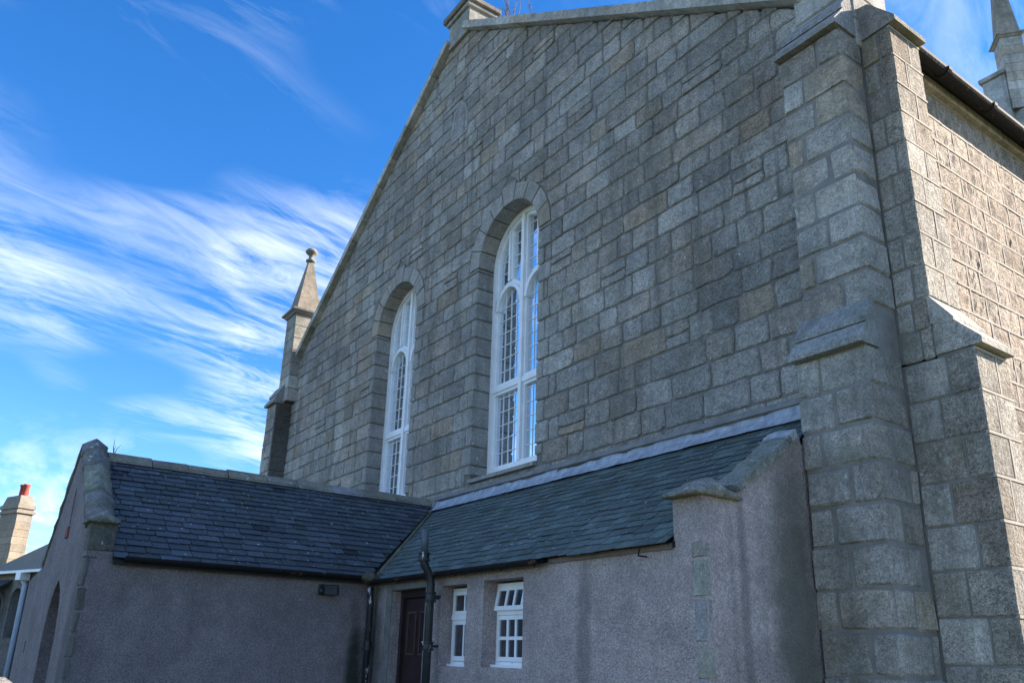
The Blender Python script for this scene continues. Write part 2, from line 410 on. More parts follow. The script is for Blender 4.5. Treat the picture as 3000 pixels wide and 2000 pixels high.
M_HARL_L = harl('harl_leanto', (.44, .372, .358), [((-3.88, 5.3, .4), (.3, .38, 1.5), (.11, .115, .09), .75), ((-3.88, 4.72, .3), (.3, .07, 1.3), (.10, .10, .095), .5), ((-5.15, 4.32, 0.1), (.12, .3, .9), (.14, .125, .12), .5), ((-8.9, 4.32, -.3), (.3, .3, 1.3), (.075, .08, .07), .7)])
M_HARL_G = harl('harl_gable_end', (.265, .225, .225), [((-9.3, 1.19, -.5), (.35, .3, 1.8), (.11, .10, .10), .6)])
def slatem(name, col):
    mt, t, b, pos = newmat(name)
    n1 = noise(t, pos, 28, 4, .6); n2 = noise(t, pos, 1.6, 4, .6); li = noise(t, pos, 21, 2, .4)
    c = mixc(t, 1.0, (*col, 1), tintn(t), 'MULTIPLY')
    c = mixc(t, 1.0, c, ramp(t, n1, [(.25, .72), (.75, 1.3)]), 'MULTIPLY')
    c = mixc(t, ramp(t, n2, [(.52, 0.0), (.72, .4)]), c, (.045, .06, .04))
    c = mixc(t, ramp(t, li, [(.70, 0.0), (.73, .8)]), c, (.42, .44, .43))
    L(t, c, b.inputs['Base Color']); b.inputs['Roughness'].default_value = .62; b.inputs['Specular IOR Level'].default_value = .3
    bump(t, b, n1, .35, .006); return mt
M_SLATE = slatem('slate_wing', (.055, .073, .090))
M_SLATE2 = slatem('slate_leanto', (.084, .113, .108))
M_ROOFD = simple('roof_boards', (.018, .02, .022), .9, .2)
def groundm():
    mt, t, b, pos = newmat('grass_ground')
    n1 = noise(t, pos, 3, 6, .65); n2 = noise(t, pos, 40, 3, .6)
    c = mixc(t, n1, (.05, .075, .025, 1), (.10, .10, .05, 1)); c = mixc(t, 1.0, c, ramp(t, n2, [(.3, .7), (.7, 1.3)]), 'MULTIPLY')
    L(t, c, b.inputs['Base Color']); b.inputs['Roughness'].default_value = .95; bump(t, b, n2, .6, .03); return mt
M_GROUND = groundm()

def gtint(kind='g'):
    r = rnd.random()
    if kind == 'g':
        if r < .48: c = (.218, .209, .196)
        elif r < .62: c = (.252, .242, .228)
        elif r < .80: c = (.222, .202, .182)
        elif r < .94: c = (.196, .190, .181)
        else: c = (.224, .190, .155)
    elif kind == 'b':
        c = (.236, .230, .219) if r < .55 else ((.268, .262, .250) if r < .75 else ((.218, .202, .184) if r < .93 else (.236, .212, .178)))
    elif kind == 's':
        c = (.258, .222, .192) if r < .5 else ((.292, .256, .224) if r < .75 else (.228, .194, .170))
    else: c = (.200, .195, .186)
    k = rnd.uniform(.86, 1.13) * (1.66 if kind == 'g' else 1.62); return (c[0] * k, c[1] * k * .985, c[2] * k * .945)

# ------------------------------------------------------------------ ground
GZ = -EYE
g = obj('ground', [(-900, -900, GZ), (900, -900, GZ), (900, 900, GZ), (-900, 900, GZ)], [[0, 1, 2, 3]], M_GROUND); top(g, None, None, kind='structure')

# ================================================================== CHURCH
YG = 6.0; XA = -10.68; RK = 0.677; ZA = 11.0
def rake(x): return ZA - RK * abs(x - XA)
church = empty('church', (XA, 6.3, GZ), 'grey granite church with a tall gable, two arched white windows and corner pinnacles', 'church')
WINX = (-8.90, -12.45); WHW = 0.775; ZS = 5.72; WB = 2.46; RV = 1.06    # window centres, half width, spring, sill, voussoir radius
# solid core of the gable wall with the two window openings
outer = [(-17.9, GZ), (-3.3, GZ), (-3.3, rake(-3.3) - .05), (XA, ZA - .02), (-17.9, rake(-17.9) - .05)]
holes = []
for wx in WINX:
    h = [(wx - WHW - .03, WB - .1)] + [(wx + (WHW + .03) * math.cos(a), ZS + (WHW + .03) * math.sin(a)) for a in [math.pi - math.pi * k / 16 for k in range(17)]] + [(wx + WHW + .03, WB - .1)]
    holes.append(h)
allp = outer + holes[0] + holes[1]
tri = tessellate_polygon([[Vector((p[0], p[1], 0)) for p in pl] for pl in [outer] + holes])
nv = len(allp); v = [(p[0], 6.012, p[1]) for p in allp] + [(p[0], 6.5, p[1]) for p in allp]
f = [list(t) for t in tri] + [[i + nv for i in t][::-1] for t in tri]
o0 = 0
for pl in [outer] + holes:
    n = len(pl); f += [[o0 + i, o0 + (i + 1) % n, o0 + (i + 1) % n + nv, o0 + i + nv] for i in range(n)]; o0 += n
gable = obj('gable_wall', v, f, M_MORTAR, church)
def PG(u, w, n): return Vector((u, YG - n, w))
courses = []; z = 1.72
while z < ZA:
    h = rnd.choice((.25, .265, .275, .285, .295)) ; courses.append((z, z + h)); z += h
stones = []; jambs = []
for ci, (z0, z1) in enumerate(courses):
    # free intervals as lists of edge functions
    edges = []
    def rl(zq): return max(-17.62, XA - (ZA - zq) / RK + .02)
    def rr(zq): return min(-3.74, XA + (ZA - zq) / RK - .02)
    spans = []
    cuts = []
    for wx in sorted(WINX):
        jw = (.15, .27)[ci % 2] + rnd.uniform(-.02, .02)
        if z1 < WB - .14: continue
        if z0 < ZS and z1 <= ZS + .06:
            for s in (-1, 1): jambs.append((wx, s, jw, z0, min(z1, ZS + .0)))
            cuts.append((lambda zq, wx=wx, jw=jw: wx - WHW - jw, lambda zq, wx=wx, jw=jw: wx + WHW + jw))
        elif z0 < ZS + RV - .02:
            if z0 < ZS:
                for s in (-1, 1): jambs.append((wx, s, .31, z0, ZS))
            def hw(zq):
                d = zq - ZS
                return RV + .004 if d < 0 else (math.sqrt(max(RV * RV - d * d, 0)) + .004 if d < RV else 0.0)
            cuts.append((lambda zq, wx=wx, hw=hw: wx - hw(zq), lambda zq, wx=wx, hw=hw: wx + hw(zq)))
    left = rl
    for a, b in cuts: spans.append((left, a)); left = b
    spans.append((left, rr))
    for a, b in spans:
        a0, a1, b0, b1 = a(z0), a(z1), b(z0), b(z1)
        lo, hi = min(a0, a1), max(b0, b1)
        if max(b0, b1) - min(a0, a1) < .06: continue
        x = lo - rnd.uniform(0, .25); first = True
        while x < hi:
            w = rnd.choice((.28, .32, .36, .40, .45, .50, .58, .70)) * rnd.uniform(.9, 1.12)
            nx = x + w
            if hi - nx < .2: nx = hi + .5
            lx = x if not first else lo - 1
            poly = [(lx, z0), (nx, z0), (nx, z1), (lx, z1)]
            # trim to the span's end lines
            dl = (a1 - a0) / (z1 - z0); dr = (b1 - b0) / (z1 - z0)
            poly = clip(poly, lambda p: p[0] - (a0 + (p[1] - z0) * dl)); poly = poly and clip(poly, lambda p: (b0 + (p[1] - z0) * dr) - p[0])
            x = nx; first = False
            if len(poly) < 3 or area(poly) < .008: continue
            if rnd.random() < .05 and area(poly) > .09 and len(poly) == 4:
                zm = z0 + (z1 - z0) * rnd.uniform(.4, .6)
                for fn in (lambda p: zm - p[1], lambda p: p[1] - zm):
                    pq = clip(poly, fn); stones.append((*stone(pq, PG, rnd.uniform(.014, .022), rnd.uniform(.006, .016), .008, .03, .009, 2), gtint()))
                continue
            stones.append((*stone(poly, PG, rnd.uniform(.010, .024), rnd.uniform(.002, .009), .007, .03, .010, 2), gtint()))
emit(stones, 'stone', M_GRAN, gable, 300, False, 'stonework')
jp = []
for wx, s, jw, z0, z1 in jambs:
    if z1 - z0 < .05: continue
    a, b = wx + s * WHW, wx + s * (WHW + jw)
    jp.append((*chbox(min(a, b) + .004, max(a, b) - .004, YG - rnd.uniform(.008, .018), 6.44, max(z0, WB - .02) + .006, z1 - .006, .016, .004), gtint('d')))
emit(jp, 'jamb_stone', M_DRESS, gable)
vp = []
for wx in WINX:
    nvs = 9
    for k in range(nvs):
        a0 = math.pi * k / nvs + .012; a1 = math.pi * (k + 1) / nvs - .012; r1 = RV - .01 + (.06 if k == nvs // 2 else rnd.uniform(-.015, 0))
        pl = [(wx + r * math.cos(a), ZS + .006 + r * math.sin(a)) for r, aa in ((WHW, (a0, (a0 + a1) / 2, a1)), (r1, (a1, (a0 + a1) / 2, a0))) for a in aa]
        vp.append((*prism(pl, 1, YG - rnd.uniform(.002, .010), 6.44), gtint('g')))
emit(vp, 'voussoir', M_DRESS, gable)
for wx in WINX:
    obj('window_sill', *prism([(5.955, WB - .15), (6.43, WB - .15), (6.43, WB + .01), (6.36, WB + .01), (5.955, WB - .10)], 0, wx - WHW - .02, wx + WHW + .02), M_DRESS, gable, gtint('d'))
# blocked pointed opening high in the gable
bx_, bz_ = -10.50, 8.56
pl = [(bx_ - .27, bz_), (bx_ + .27, bz_), (bx_ + .27, bz_ + .42), (bx_ + .17, bz_ + .64), (bx_, bz_ + .79), (bx_ - .17, bz_ + .64), (bx_ - .27, bz_ + .42)]
inn = [(bx_ + (p[0] - bx_) * .74, bz_ + .05 + (p[1] - bz_) * .86) for p in pl]
n = len(pl); v = [(p[0], 5.982, p[1]) for p in pl] + [(p[0], 5.982, p[1]) for p in inn] + [(p[0], 6.02, p[1]) for p in pl] + [(p[0], 6.02, p[1]) for p in inn]
f = []
for i in range(n):
    j = (i + 1) % n; f += [[i, j, n + j, n + i], [i, i + 2 * n, j + 2 * n, j], [n + i, n + j, 3 * n + j, 3 * n + i]]
bo = obj('blocked_niche', v, f, M_DRESS, church, (.33, .315, .295)); obj('infill', *prism(inn, 1, 5.988, 6.05), M_GRAN, bo, (.34, .32, .30))
# sloping coping stones along both skews
for s in (-1, 1):
    L_ = 6.95; d = Vector((s, 0, -RK)).normalized(); nrm = Vector((s * RK, 0, 1)).normalized(); t = 0.28; ln = L_ * math.sqrt(1 + RK * RK); k = 0
    while t < ln - .15:
        w = rnd.choice((.52, .6, .68, .75)); t2 = min(t + w, ln)
        if ln - t2 < .3: t2 = ln
        th = .15 + (.07 if (s > 0 and t > ln - 2.2) else 0) + rnd.uniform(-.006, .006); v = []
        for tt in (t + .006, t2 - .006):
            for yy, hh in ((5.87, .0), (5.87, th - .02), (5.91, th), (6.5, th), (6.5, .0)):
                v.append(Vector((XA, yy, ZA)) + d * tt + nrm * hh + Vector((0, 0, 0)))
        f = [[i, (i + 1) % 5, (i + 1) % 5 + 5, i + 5] for i in range(5)] + [[4, 3, 2, 1, 0], [5, 6, 7, 8, 9]]
        obj('coping_stone', v, f, M_COPE, church, tuple(q * 1.25 for q in gtint('b'))); t = t2; k += 1
# apex pedestal
ap = obj('apex_pedestal', *chbox(-10.98, -10.29, 5.935, 6.47, 10.72, 11.26, .01), M_COPE, church, (.33, .33, .31))
obj('pedestal_moulding', *chbox(-11.03, -10.24, 5.885, 6.52, 11.26, 11.34, .012), M_COPE, ap, (.36, .35, .32))
obj('pedestal_cap', *chbox(-11.09, -10.19, 5.835, 6.58, 11.34, 11.45, .015), M_COPE, ap, (.22, .20, .17))

# ---- corner buttresses
def courseset(z0, z1, h):
    n = max(1, round((z1 - z0) / h)); return [(z0 + (z1 - z0) * i / n, z0 + (z1 - z0) * (i + 1) / n) for i in range(n)]
def butt_front(par, x0, x1, yf, yb, z0, z1, pieces, seed, side=1, kind='b'):
    """courses of blocks for a buttress that projects towards -Y; the +X face shows"""
    for i, (a, b) in enumerate(courseset(z0, z1, .312)):
        a += .007; b -= .007
        k = (i + seed) % 4; w = x1 - x0; D = yb - yf
        dep = (.24, .40)[i % 2] if D > .42 else D - .002
        def J(): return rnd.uniform(-.008, .008)
        sp = (.33, .62, .26, .5)[k] * w + x0
        blocks = [(x0, sp - .008, yf, yb), (sp + .008, x1, yf, yf + dep)]
        if dep < D - .05: blocks.append((x1 - .3, x1, yf + dep + .014, yb))
        for bx0, bx1, by0, by1 in blocks:
            pieces.append((*chbox(bx0 + rnd.uniform(0, .006), bx1 + (rnd.uniform(-.008, .004) if bx1 == x1 else 0), by0 + rnd.uniform(-.006, .006), by1, a, b, rnd.uniform(.012, .028), .012), gtint(kind)))
BX0, BX1 = -3.85, -3.21
fb = obj('buttress', *box(BX0 + .014, BX1 - .014, 5.536, 6.03, GZ, 2.40), M_MORTAR3, church)
pcs = []; butt_front(fb, BX0, BX1, 5.52, 6.03, -1.6, 2.36, pcs, 0); emit(pcs, 'stone', M_BUTT, fb)
fb2 = obj('buttress', *box(BX0 + .014, BX1 - .014, 5.714, 6.03, 2.40, 5.50), M_MORTAR3, church)
pcs = []; butt_front(fb2, BX0, BX1, 5.70, 6.03, 2.76, 5.49, pcs, 1); emit(pcs, 'stone', M_BUTT, fb2)
def weather_front(par, x0, x1, yf, yt, z0, z1, tint):
    ym, zm = (yf + yt) / 2, (z0 + z1) / 2
    obj('weathering', *prism([(yf - .07, z0), (yt, z0), (yt, zm + .02), (ym - .03, zm), (yf - .07, z0 + .05)], 0, x0 - .012, x1 + .010), M_BUTT, par, tint)
    obj('weathering', *prism([(ym - .065, zm - .025), (yt, zm + .022), (yt, z1), (yt - .01, z1), (ym - .065, zm + .02)], 0, x0 - .010, x1 + .008), M_BUTT, par, tuple(q * .92 for q in tint))
weather_front(fb, BX0, BX1, 5.52, 5.705, 2.365, 2.80, (.31, .315, .30))
weather_front(fb2, BX0, BX1, 5.70, 5.98, 5.49, 6.02, (.36, .355, .345))
# side buttress: its -Y face is in shade, its +X face in the sun
SY0, SY1 = 6.03, 6.53
sb = obj('buttress', *box(-3.24, -2.656, SY0 + .014, SY1 - .01, GZ, 2.30), M_MORTAR3, church)
pcs = []
def butt_side(x0, x1, y0, y1, z0, z1, pieces, seed, outer_, rib):
    for i, (a, b) in enumerate(courseset(z0, z1, .312)):
        a += .007; b -= .007; w = x1 - x0; k = (i + seed) % 2
        fs = x0 + w * ((.45, .62)[k] + rnd.uniform(-.05, .05)); dep = (.20, .30)[k]
        rib.add(box(x1 - .02, x1 + .004, y0 + .006, y1, b - .004, b + .018)); rib.add(box(x1 - .02, x1 + .003, y0 + dep - .003, y0 + dep + .017, a, b - .005))
        for bx0, bx1, by0, by1 in ((x0, fs - .008, y0, y0 + .25), (fs + .008, x1, y0, y0 + dep), (x1 - .2, x1, y0 + dep + .014, y1)):
            (pieces if bx1 != x1 else outer_).append((*chbox(bx0, bx1 + rnd.uniform(-.002, .002), by0 + rnd.uniform(-.005, .006), by1, a, b, rnd.uniform(.008, .014), .003), gtint('b') if bx1 != x1 else tuple(q * 1.05 * w_ for q, w_ in zip(gtint('b'), (1.04, 1, .95)))))
out_ = []; rib_ = MB(); butt_side(-3.21, -2.65, SY0, SY1, -1.6, 2.28, pcs, 0, out_, rib_); emit(pcs, 'stone', M_BUTT, sb); emit(out_, 'quoin', M_BUTT2, sb); rib_.obj('pointing', M_MORTAR2, sb)['kind'] = 'stuff'
sb2 = obj('buttress', *box(-3.24, -2.936, SY0 + .014, SY1 - .01, 2.28, 5.48), M_MORTAR3, church)
pcs = []; out_ = []; rib_ = MB(); butt_side(-3.21, -2.93, SY0, SY1, 2.80, 5.46, pcs, 1, out_, rib_)
butt_side(-3.21, -2.95, SY0, SY1, 2.28, 2.80, pcs, 1, out_, rib_); emit(pcs, 'stone', M_BUTT, sb2); emit(out_, 'quoin', M_BUTT2, sb2); rib_.obj('pointing', M_MORTAR2, sb2)['kind'] = 'stuff'
tw = (.40, .38, .34)
def prism_xz(poly, y0, y1): return prism(poly, 1, y0, y1)
obj('weathering', *prism_xz([(-2.93, 2.30), (-2.588, 2.305), (-2.588, 2.355), (-2.79, 2.57), (-2.93, 2.59)], SY0 - .006, SY1 + .006), M_BUTT, sb, tw)
obj('weathering', *prism_xz([(-2.945, 2.56), (-2.765, 2.53), (-2.765, 2.57), (-2.93, 2.80), (-2.945, 2.80)], SY0 - .010, SY1 + .003), M_BUTT, sb, tw)
obj('weathering', *prism_xz([(-3.2, 5.47), (-2.862, 5.485), (-2.862, 5.535), (-3.09, 5.82), (-3.2, 5.84)], SY0 - .008, SY1 + .006), M_BUTT, sb2, (.34, .325, .30))
# ---- pinnacles
def pinnacle(cx, cy, h, z0, zc, ztip, name='pinnacle', rot=0.0, k=1.0):
    p = obj(name, *frustum(cx, cy, z0, h - .012, zc, h - .012, rot), M_MORTAR, church)
    for a, b in courseset(z0, zc, .31):
        if rot: vv, ff = frustum(cx, cy, a + .005, h, b - .005, h - .002, rot)
        else: vv, ff = chbox(cx - h, cx + h, cy - h, cy + h, a + .005, b - .005, .012, .003)
        obj('shaft_stone', vv, ff, M_COPE, p, tuple(q * k for q in gtint('b')))
    obj('cornice', *frustum(cx, cy, zc, h + .02, zc + .07 * h / .31, h + .075 * h / .31, rot), M_COPE, p, (.27 * k, .255 * k, .235 * k))
    obj('cornice', *frustum(cx, cy, zc + .07 * h / .31 + .002, h + .10 * h / .31, zc + .115 * h / .31, h + .11 * h / .31, rot), M_COPE, p, (.30 * k, .285 * k, .26 * k))
    zb = zc + .117 * h / .31; n = 4
    for i in range(n):
        a, b = i / n, (i + 1) / n; zz0 = zb + (ztip - zb) * a; zz1 = zb + (ztip - zb) * b
        ha = h * (.97 + (.2 - .97) * a); hb = h * (.97 + (.2 - .97) * b)
        obj('spire_stone', *frustum(cx, cy, zz0 + .003, ha, zz1, hb, rot), M_COPE, p, tuple(q * k for q in (.285, .255, .212)))
    s = h / .31; z = ztip
    fin = obj('finial', *lathe(cx, cy, [(.05 * s, z), (.115 * s, z + .03 * s), (.12 * s, z + .065 * s), (.06 * s, z + .10 * s), (.055 * s, z + .20 * s), (.11 * s, z + .24 * s), (.15 * s, z + .285 * s), (.15 * s, z + .315 * s), (.10 * s, z + .375 * s), (.03 * s, z + .405 * s), (.004, z + .43 * s)]), M_COPE, p, (.31 * k, .29 * k, .26 * k), True)
    return p
# right-hand corner pier and the matching left-hand one
pinnacle(-3.495, 6.265, .305, 5.40, 7.62, 9.12)
pinnacle(-17.72, 6.09, .31, 5.40, 7.56, 9.08)
lb = obj('buttress', *box(-18.226, -17.614, 5.644, 6.05, GZ, 5.40), M_MORTAR, church)
pcs = []; butt_front(lb, -18.24, -17.66, 5.63, 6.05, -1.6, 5.36, pcs, 2)
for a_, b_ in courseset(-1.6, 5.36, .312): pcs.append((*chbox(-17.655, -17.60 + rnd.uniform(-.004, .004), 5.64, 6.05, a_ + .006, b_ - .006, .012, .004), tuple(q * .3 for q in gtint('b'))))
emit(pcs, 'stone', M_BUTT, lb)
weather_front(lb, -18.24, -17.60, 5.63, 5.80, 5.36, 5.85, (.34, .335, .32))
obj('side_buttress_core', *box(-18.7, -17.9, 6.05, 6.55, GZ, 5.4), M_BUTT, church, (.22, .22, .21))

# ---- sunlit side wall
XS = -3.20
sw = obj('side_wall', *box(XS - .5, XS - .014, 6.5, 30, GZ, 5.47), M_MORTAR2, church)
def PS(u, w, n): return Vector((XS + n, u, w))
ss = []; ribs = MB()
z = -1.6
while z < 5.45:
    h = rnd.choice((.24, .26, .28)); z1 = min(z + h, 5.465)
    if 5.465 - z1 < .12: z1 = 5.465
    y = 6.50; row = []
    while y < 11.2:
        w = rnd.choice((.24, .29, .34, .42)); y1 = min(y + w, 11.2)
        ss.append((*rockstone(y, y1, z, z1, PS), gtint('s')))
        ribs.add(box(XS - .014, XS + .003 + rnd.uniform(-.002, .002), y1 - .011, y1 + .010, z + .01, z1 - .01)); y = y1
    yy = 6.52
    while yy < 11.2:
        ya = min(yy + rnd.uniform(.5, .9), 11.2); dz = rnd.uniform(-.005, .005)
        ribs.add(box(XS - .014, XS + .005 + rnd.uniform(-.003, .002), yy, ya, z1 - .012 + dz, z1 + .011 + dz)); yy = ya
    z = z1
emit(ss, 'stone', M_SIDE, sw, 300, False, 'stonework')
rb = ribs.obj('pointing', M_MORTAR2, sw); rb['kind'] = 'stuff'
y = 6.54
while y < 15:
    w = rnd.uniform(.85, 1.15); obj('cornice_stone', *chbox(XS - .3, -3.13, y + .003, y + w - .003, 5.47, 5.575, .012, .003), M_COPE, church, (.36, .32, .265)); y += w
gp = []
for k in range(9):
    a = math.pi * k / 8; gp.append((-3.005 - .062 * math.cos(a) * -1 * -1, 5.55 - .062 * math.sin(a)))
def gutter_prof(cx, cz, r, th=.008):
    o_ = [(cx + r * math.cos(a), cz - r * math.sin(a)) for a in [math.pi * k / 8 for k in range(9)]]
    i_ = [(cx + (r - th) * math.cos(a), cz - (r - th) * math.sin(a)) for a in [math.pi * k / 8 for k in range(8, -1, -1)]]
    return o_ + i_
gt = obj('eaves_gutter', *prism(gutter_prof(-3.005, 5.565, .066), 1, 6.56, 26), M_IRON2, church)
for yy in (7.1, 8.0, 8.9, 9.8, 10.7):
    obj('gutter_joint', *prism(gutter_prof(-3.005, 5.567, .078, .012), 1, yy, yy + .06), M_IRON2, gt)
for s in (-1, 1):
    x1_ = XA + s * 7.66; z1_ = ZA - .18 - RK * 7.66
    v = [(XA, 6.4, ZA - .18), (x1_, 6.4, z1_), (x1_, 30, z1_), (XA, 30, ZA - .18)]; v += [(a, b, c - .12) for a, b, c in v]
    obj('main_roof', v, [[0, 1, 2, 3], [7, 6, 5, 4], [0, 4, 5, 1], [1, 5, 6, 2], [2, 6, 7, 3], [3, 7, 4, 0]], M_ROOFD, church)
obj('side_wall', *box(-18.2, -17.7, 6.5, 30, GZ, 5.4), M_BUTT, church, (.22, .22, .21))
obj('end_wall', *prism([(-18.2, GZ), (-3.2, GZ), (-3.2, 5.4), (XA, 10.7), (-18.2, 5.4)], 1, 29.5, 30), M_BUTT, church, (.22, .22, .21))
# far tower pinnacle seen above the eaves
tb = obj('tower_block', *chbox(-8.5, -6.9, 22.3, 23.9, 5.0, 15.0, .02), M_COPE, church, (.42, .43, .42))
obj('tower_shoulder', *chbox(-8.34, -7.72, 22.1, 22.7, 14.6, 16.12, .02), M_COPE, tb, (.42, .43, .42))
obj('shoulder_coping', *chbox(-8.41, -7.70, 22.03, 22.77, 16.12, 16.26, .02), M_COPE, tb, (.42, .41, .39))
pinnacle(-7.63, 22.5, .285, 14.9, 17.3, 20.4, 'tower_pinnacle', R_(40), 1.25)

# ---- church windows
def arcpts(cx, cz, r, a0, a1, n): return [(cx + r * math.cos(a0 + (a1 - a0) * i / n), cz + r * math.sin(a0 + (a1 - a0) * i / n)) for i in range(n + 1)]
def strip(outer_, inner_, y0, y1, closed=False):
    n = len(outer_); v = []
    for y in (y0, y1):
        v += [(p[0], y, p[1]) for p in outer_]; v += [(p[0], y, p[1]) for p in inner_]
    f = []
    for i in range(n if closed else n - 1):
        j = (i + 1) % n
        f += [[i, j, n + j, n + i], [2 * n + i, 3 * n + i, 3 * n + j, 2 * n + j], [i, 2 * n + i, 2 * n + j, j], [n + i, n + j, 3 * n + j, 3 * n + i]]
    if not closed: f += [[0, n, 3 * n, 2 * n], [n - 1, 3 * n - 1, 4 * n - 1, 2 * n - 1]]
    return v, f
def outline(cx, hw, zb, zs): return [(cx + hw, zb)] + arcpts(cx, zs, hw, 0, math.pi, 28) + [(cx - hw, zb)]
def church_window(cx):
    YF = 6.345
    w = obj('church_window', *strip(outline(cx, WHW + .005, WB + .01, ZS), outline(cx, WHW - .065, WB + .01, ZS), YF - .06, YF + .06), M_WHITE, church)
    obj('inner_moulding', *strip(outline(cx, WHW - .063, WB + .07, ZS), outline(cx, WHW - .115, WB + .07, ZS), YF - .02, YF + .06), M_WHITE, w)
    obj('bottom_rail', *box(cx - WHW + .06, cx + WHW - .06, YF - .045, YF + .05, WB + .012, WB + .11), M_WHITE, w)
    mu = obj('mullion', *box(cx - .035, cx + .035, YF - .07, YF + .05, WB + .11, ZS + WHW - .07), M_WHITE, w)
    obj('mullion_bead', *box(cx - .075, cx + .075, YF - .025, YF + .045, WB + .11, ZS + WHW - .12), M_WHITE, mu)
    tr = obj('transom', *box(cx - WHW + .065, cx + WHW - .065, YF - .055, YF + .055, 3.70, 3.775), M_WHITE, w)
    obj('transom_bead', *box(cx - WHW + .065, cx + WHW - .065, YF - .03, YF + .048, 3.655, 3.82), M_WHITE, tr)
    hwl = (WHW - .115 - .075) / 2
    for s in (-1, 1):
        c = cx + s * (.075 + hwl); zs_ = 5.02
        def parch(r, lift=0.0):      # pointed arch from two arcs
            R2 = r * 1.18; off = R2 - r; a = math.acos(off / R2)
            pts = [(c - off + R2 * math.cos(a * i / 8), zs_ + lift + R2 * math.sin(a * i / 8)) for i in range(9)]
            return pts + [(2 * c - p[0], p[1]) for p in pts[::-1][1:]]
        obj('light_arch', *strip(parch(hwl + .045), parch(hwl - .02), YF - .05, YF + .05), M_WHITE, w)
        obj('light_arch', *strip(parch(hwl + .085), parch(hwl + .046), YF - .02, YF + .045), M_WHITE, w)
        ztop = ZS + math.sqrt((WHW - .09) ** 2 - (c - cx) ** 2)
        obj('tracery_bar', *box(c - .022, c + .022, YF - .055, YF + .05, zs_ + hwl + .12, ztop), M_WHITE, w)
        obj('tracery_bead', *box(c - .052, c + .052, YF - .02, YF + .046, zs_ + hwl + .12, ztop - .02), M_WHITE, w)
        # glazing bars
        xl, xr = c - hwl, c + hwl
        for q in (1, 2, 3):
            xb = xl + (xr - xl) * q / 4; rise = .28 if q else .2
            for za, zb in ((WB + .11, 3.655), (3.82, zs_ + .27)):
                obj('glazing_bar', *box(xb - .005, xb + .005, YF + .012, YF + .0205, za, zb), M_WHITE, w)
        zq = WB + .11 + .205
        while zq < zs_ + .2:
            if abs(zq - 3.74) > .1: obj('glazing_bar', *box(xl, xr, YF + .0125, YF + .021, zq - .005, zq + .005), M_WHITE, w)
            zq += .207
        zq = zs_ + .42
        while zq < ztop + .1:
            for a_, b_ in ((cx + s * .075, c - s * .05), (c + s * .05, cx + s * (WHW - .1))):
                lim = math.sqrt(max((WHW - .1) ** 2 - max(zq - ZS, 0) ** 2, 0.0))
                a2, b2 = sorted((a_, b_)); a2 = max(a2, cx - lim); b2 = min(b2, cx + lim)
                if b2 - a2 > .03: obj('glazing_bar', *box(a2, b2, YF + .0125, YF + .021, zq - .005, zq + .005), M_WHITE, w)
            zq += .2
    gl = outline(cx, WHW - .07, WB + .02, ZS); t3 = tessellate_polygon([[Vector((p[0], p[1], 0)) for p in gl]])
    v, f = prism(gl, 1, YF + .022, YF + .03); obj('glass', v, f, M_GLASS, w)
    obj('dark_interior', *box(cx - WHW, cx + WHW, YF + .09, YF + .12, WB, ZS + WHW), M_DARK, w)
for wx in WINX: church_window(wx)

# ================================================================== VESTRY (L-shaped annexe)
vest = empty('vestry', (-9.0, 4.32, GZ), 'low harled vestry annexe with slate roofs built against the church gable', 'annexe')
E_ = 4.32; XE = -3.86; XW = -9.0; XRG = -10.87; YW = 1.19; ZE = .845; SL = .724; ZEW = .885; SLW = .70
ZTOP = ZE + SL * (YG - E_)                    # lean-to roof at the gable
def zl(y): return ZE + SL * (y - E_)          # lean-to roof surface
def zw(x): return ZEW + SLW * (XW - x)          # wing roof surface (+X slope)
ZR = zw(XRG)
# lean-to front wall with openings (door, two windows)
OPEN = [(-8.52, -7.74, GZ, .67), (-7.43, -6.93, -.115, .665), (-6.63, -5.985, -.105, .675)]
fw = MB(); yb_, T = E_, .32
def wb(x0, x1, z0, z1): fw.add(box(x0, x1, E_, E_ + T, z0, z1))
xs_ = [XW] + [q for o in OPEN for q in o[:2]] + [XE]
for i in range(0, len(xs_), 2): wb(xs_[i], xs_[i + 1], GZ, ZE - .03)
for x0, x1, z0, z1 in OPEN:
    wb(x0, x1, z1, ZE - .03)
    if z0 > GZ: wb(x0, x1, GZ, z0)
fwall = fw.obj('front_wall', M_HARL_L, vest)
# end wall facing +X with its raised shoulder
ew = prism([(E_ + T, GZ), (YG, GZ), (YG, zl(YG) - .05), (5.52, zl(5.52) - .05), (5.50, zl(5.50) + .06), (4.66, zl(4.66) + .06), (4.66, 1.115), (E_ + T, 1.115)], 0, XE - .28, XE)
obj('end_wall', *ew, M_HARL_L, vest)
obj('end_wall_shoulder', *box(XE - .28, XE, E_ - .002, E_ + T, ZE - .03, 1.115), M_HARL_L, vest)
# exposed quoins at the lean-to corner
z = GZ; k = 0
while z < .80:
    h = rnd.uniform(.2, .36); z1 = min(z + h, .80); w = rnd.uniform(.10, .125)
    obj('quoin', *chbox(XE - w, XE + .004, E_ - .007, E_ + .06, z + .006, z1 - .006, .012, .006), M_COPE, vest, tuple(q * rnd.uniform(.9, 1.1) for q in (.31, .30, .285))); z = z1; k += 1
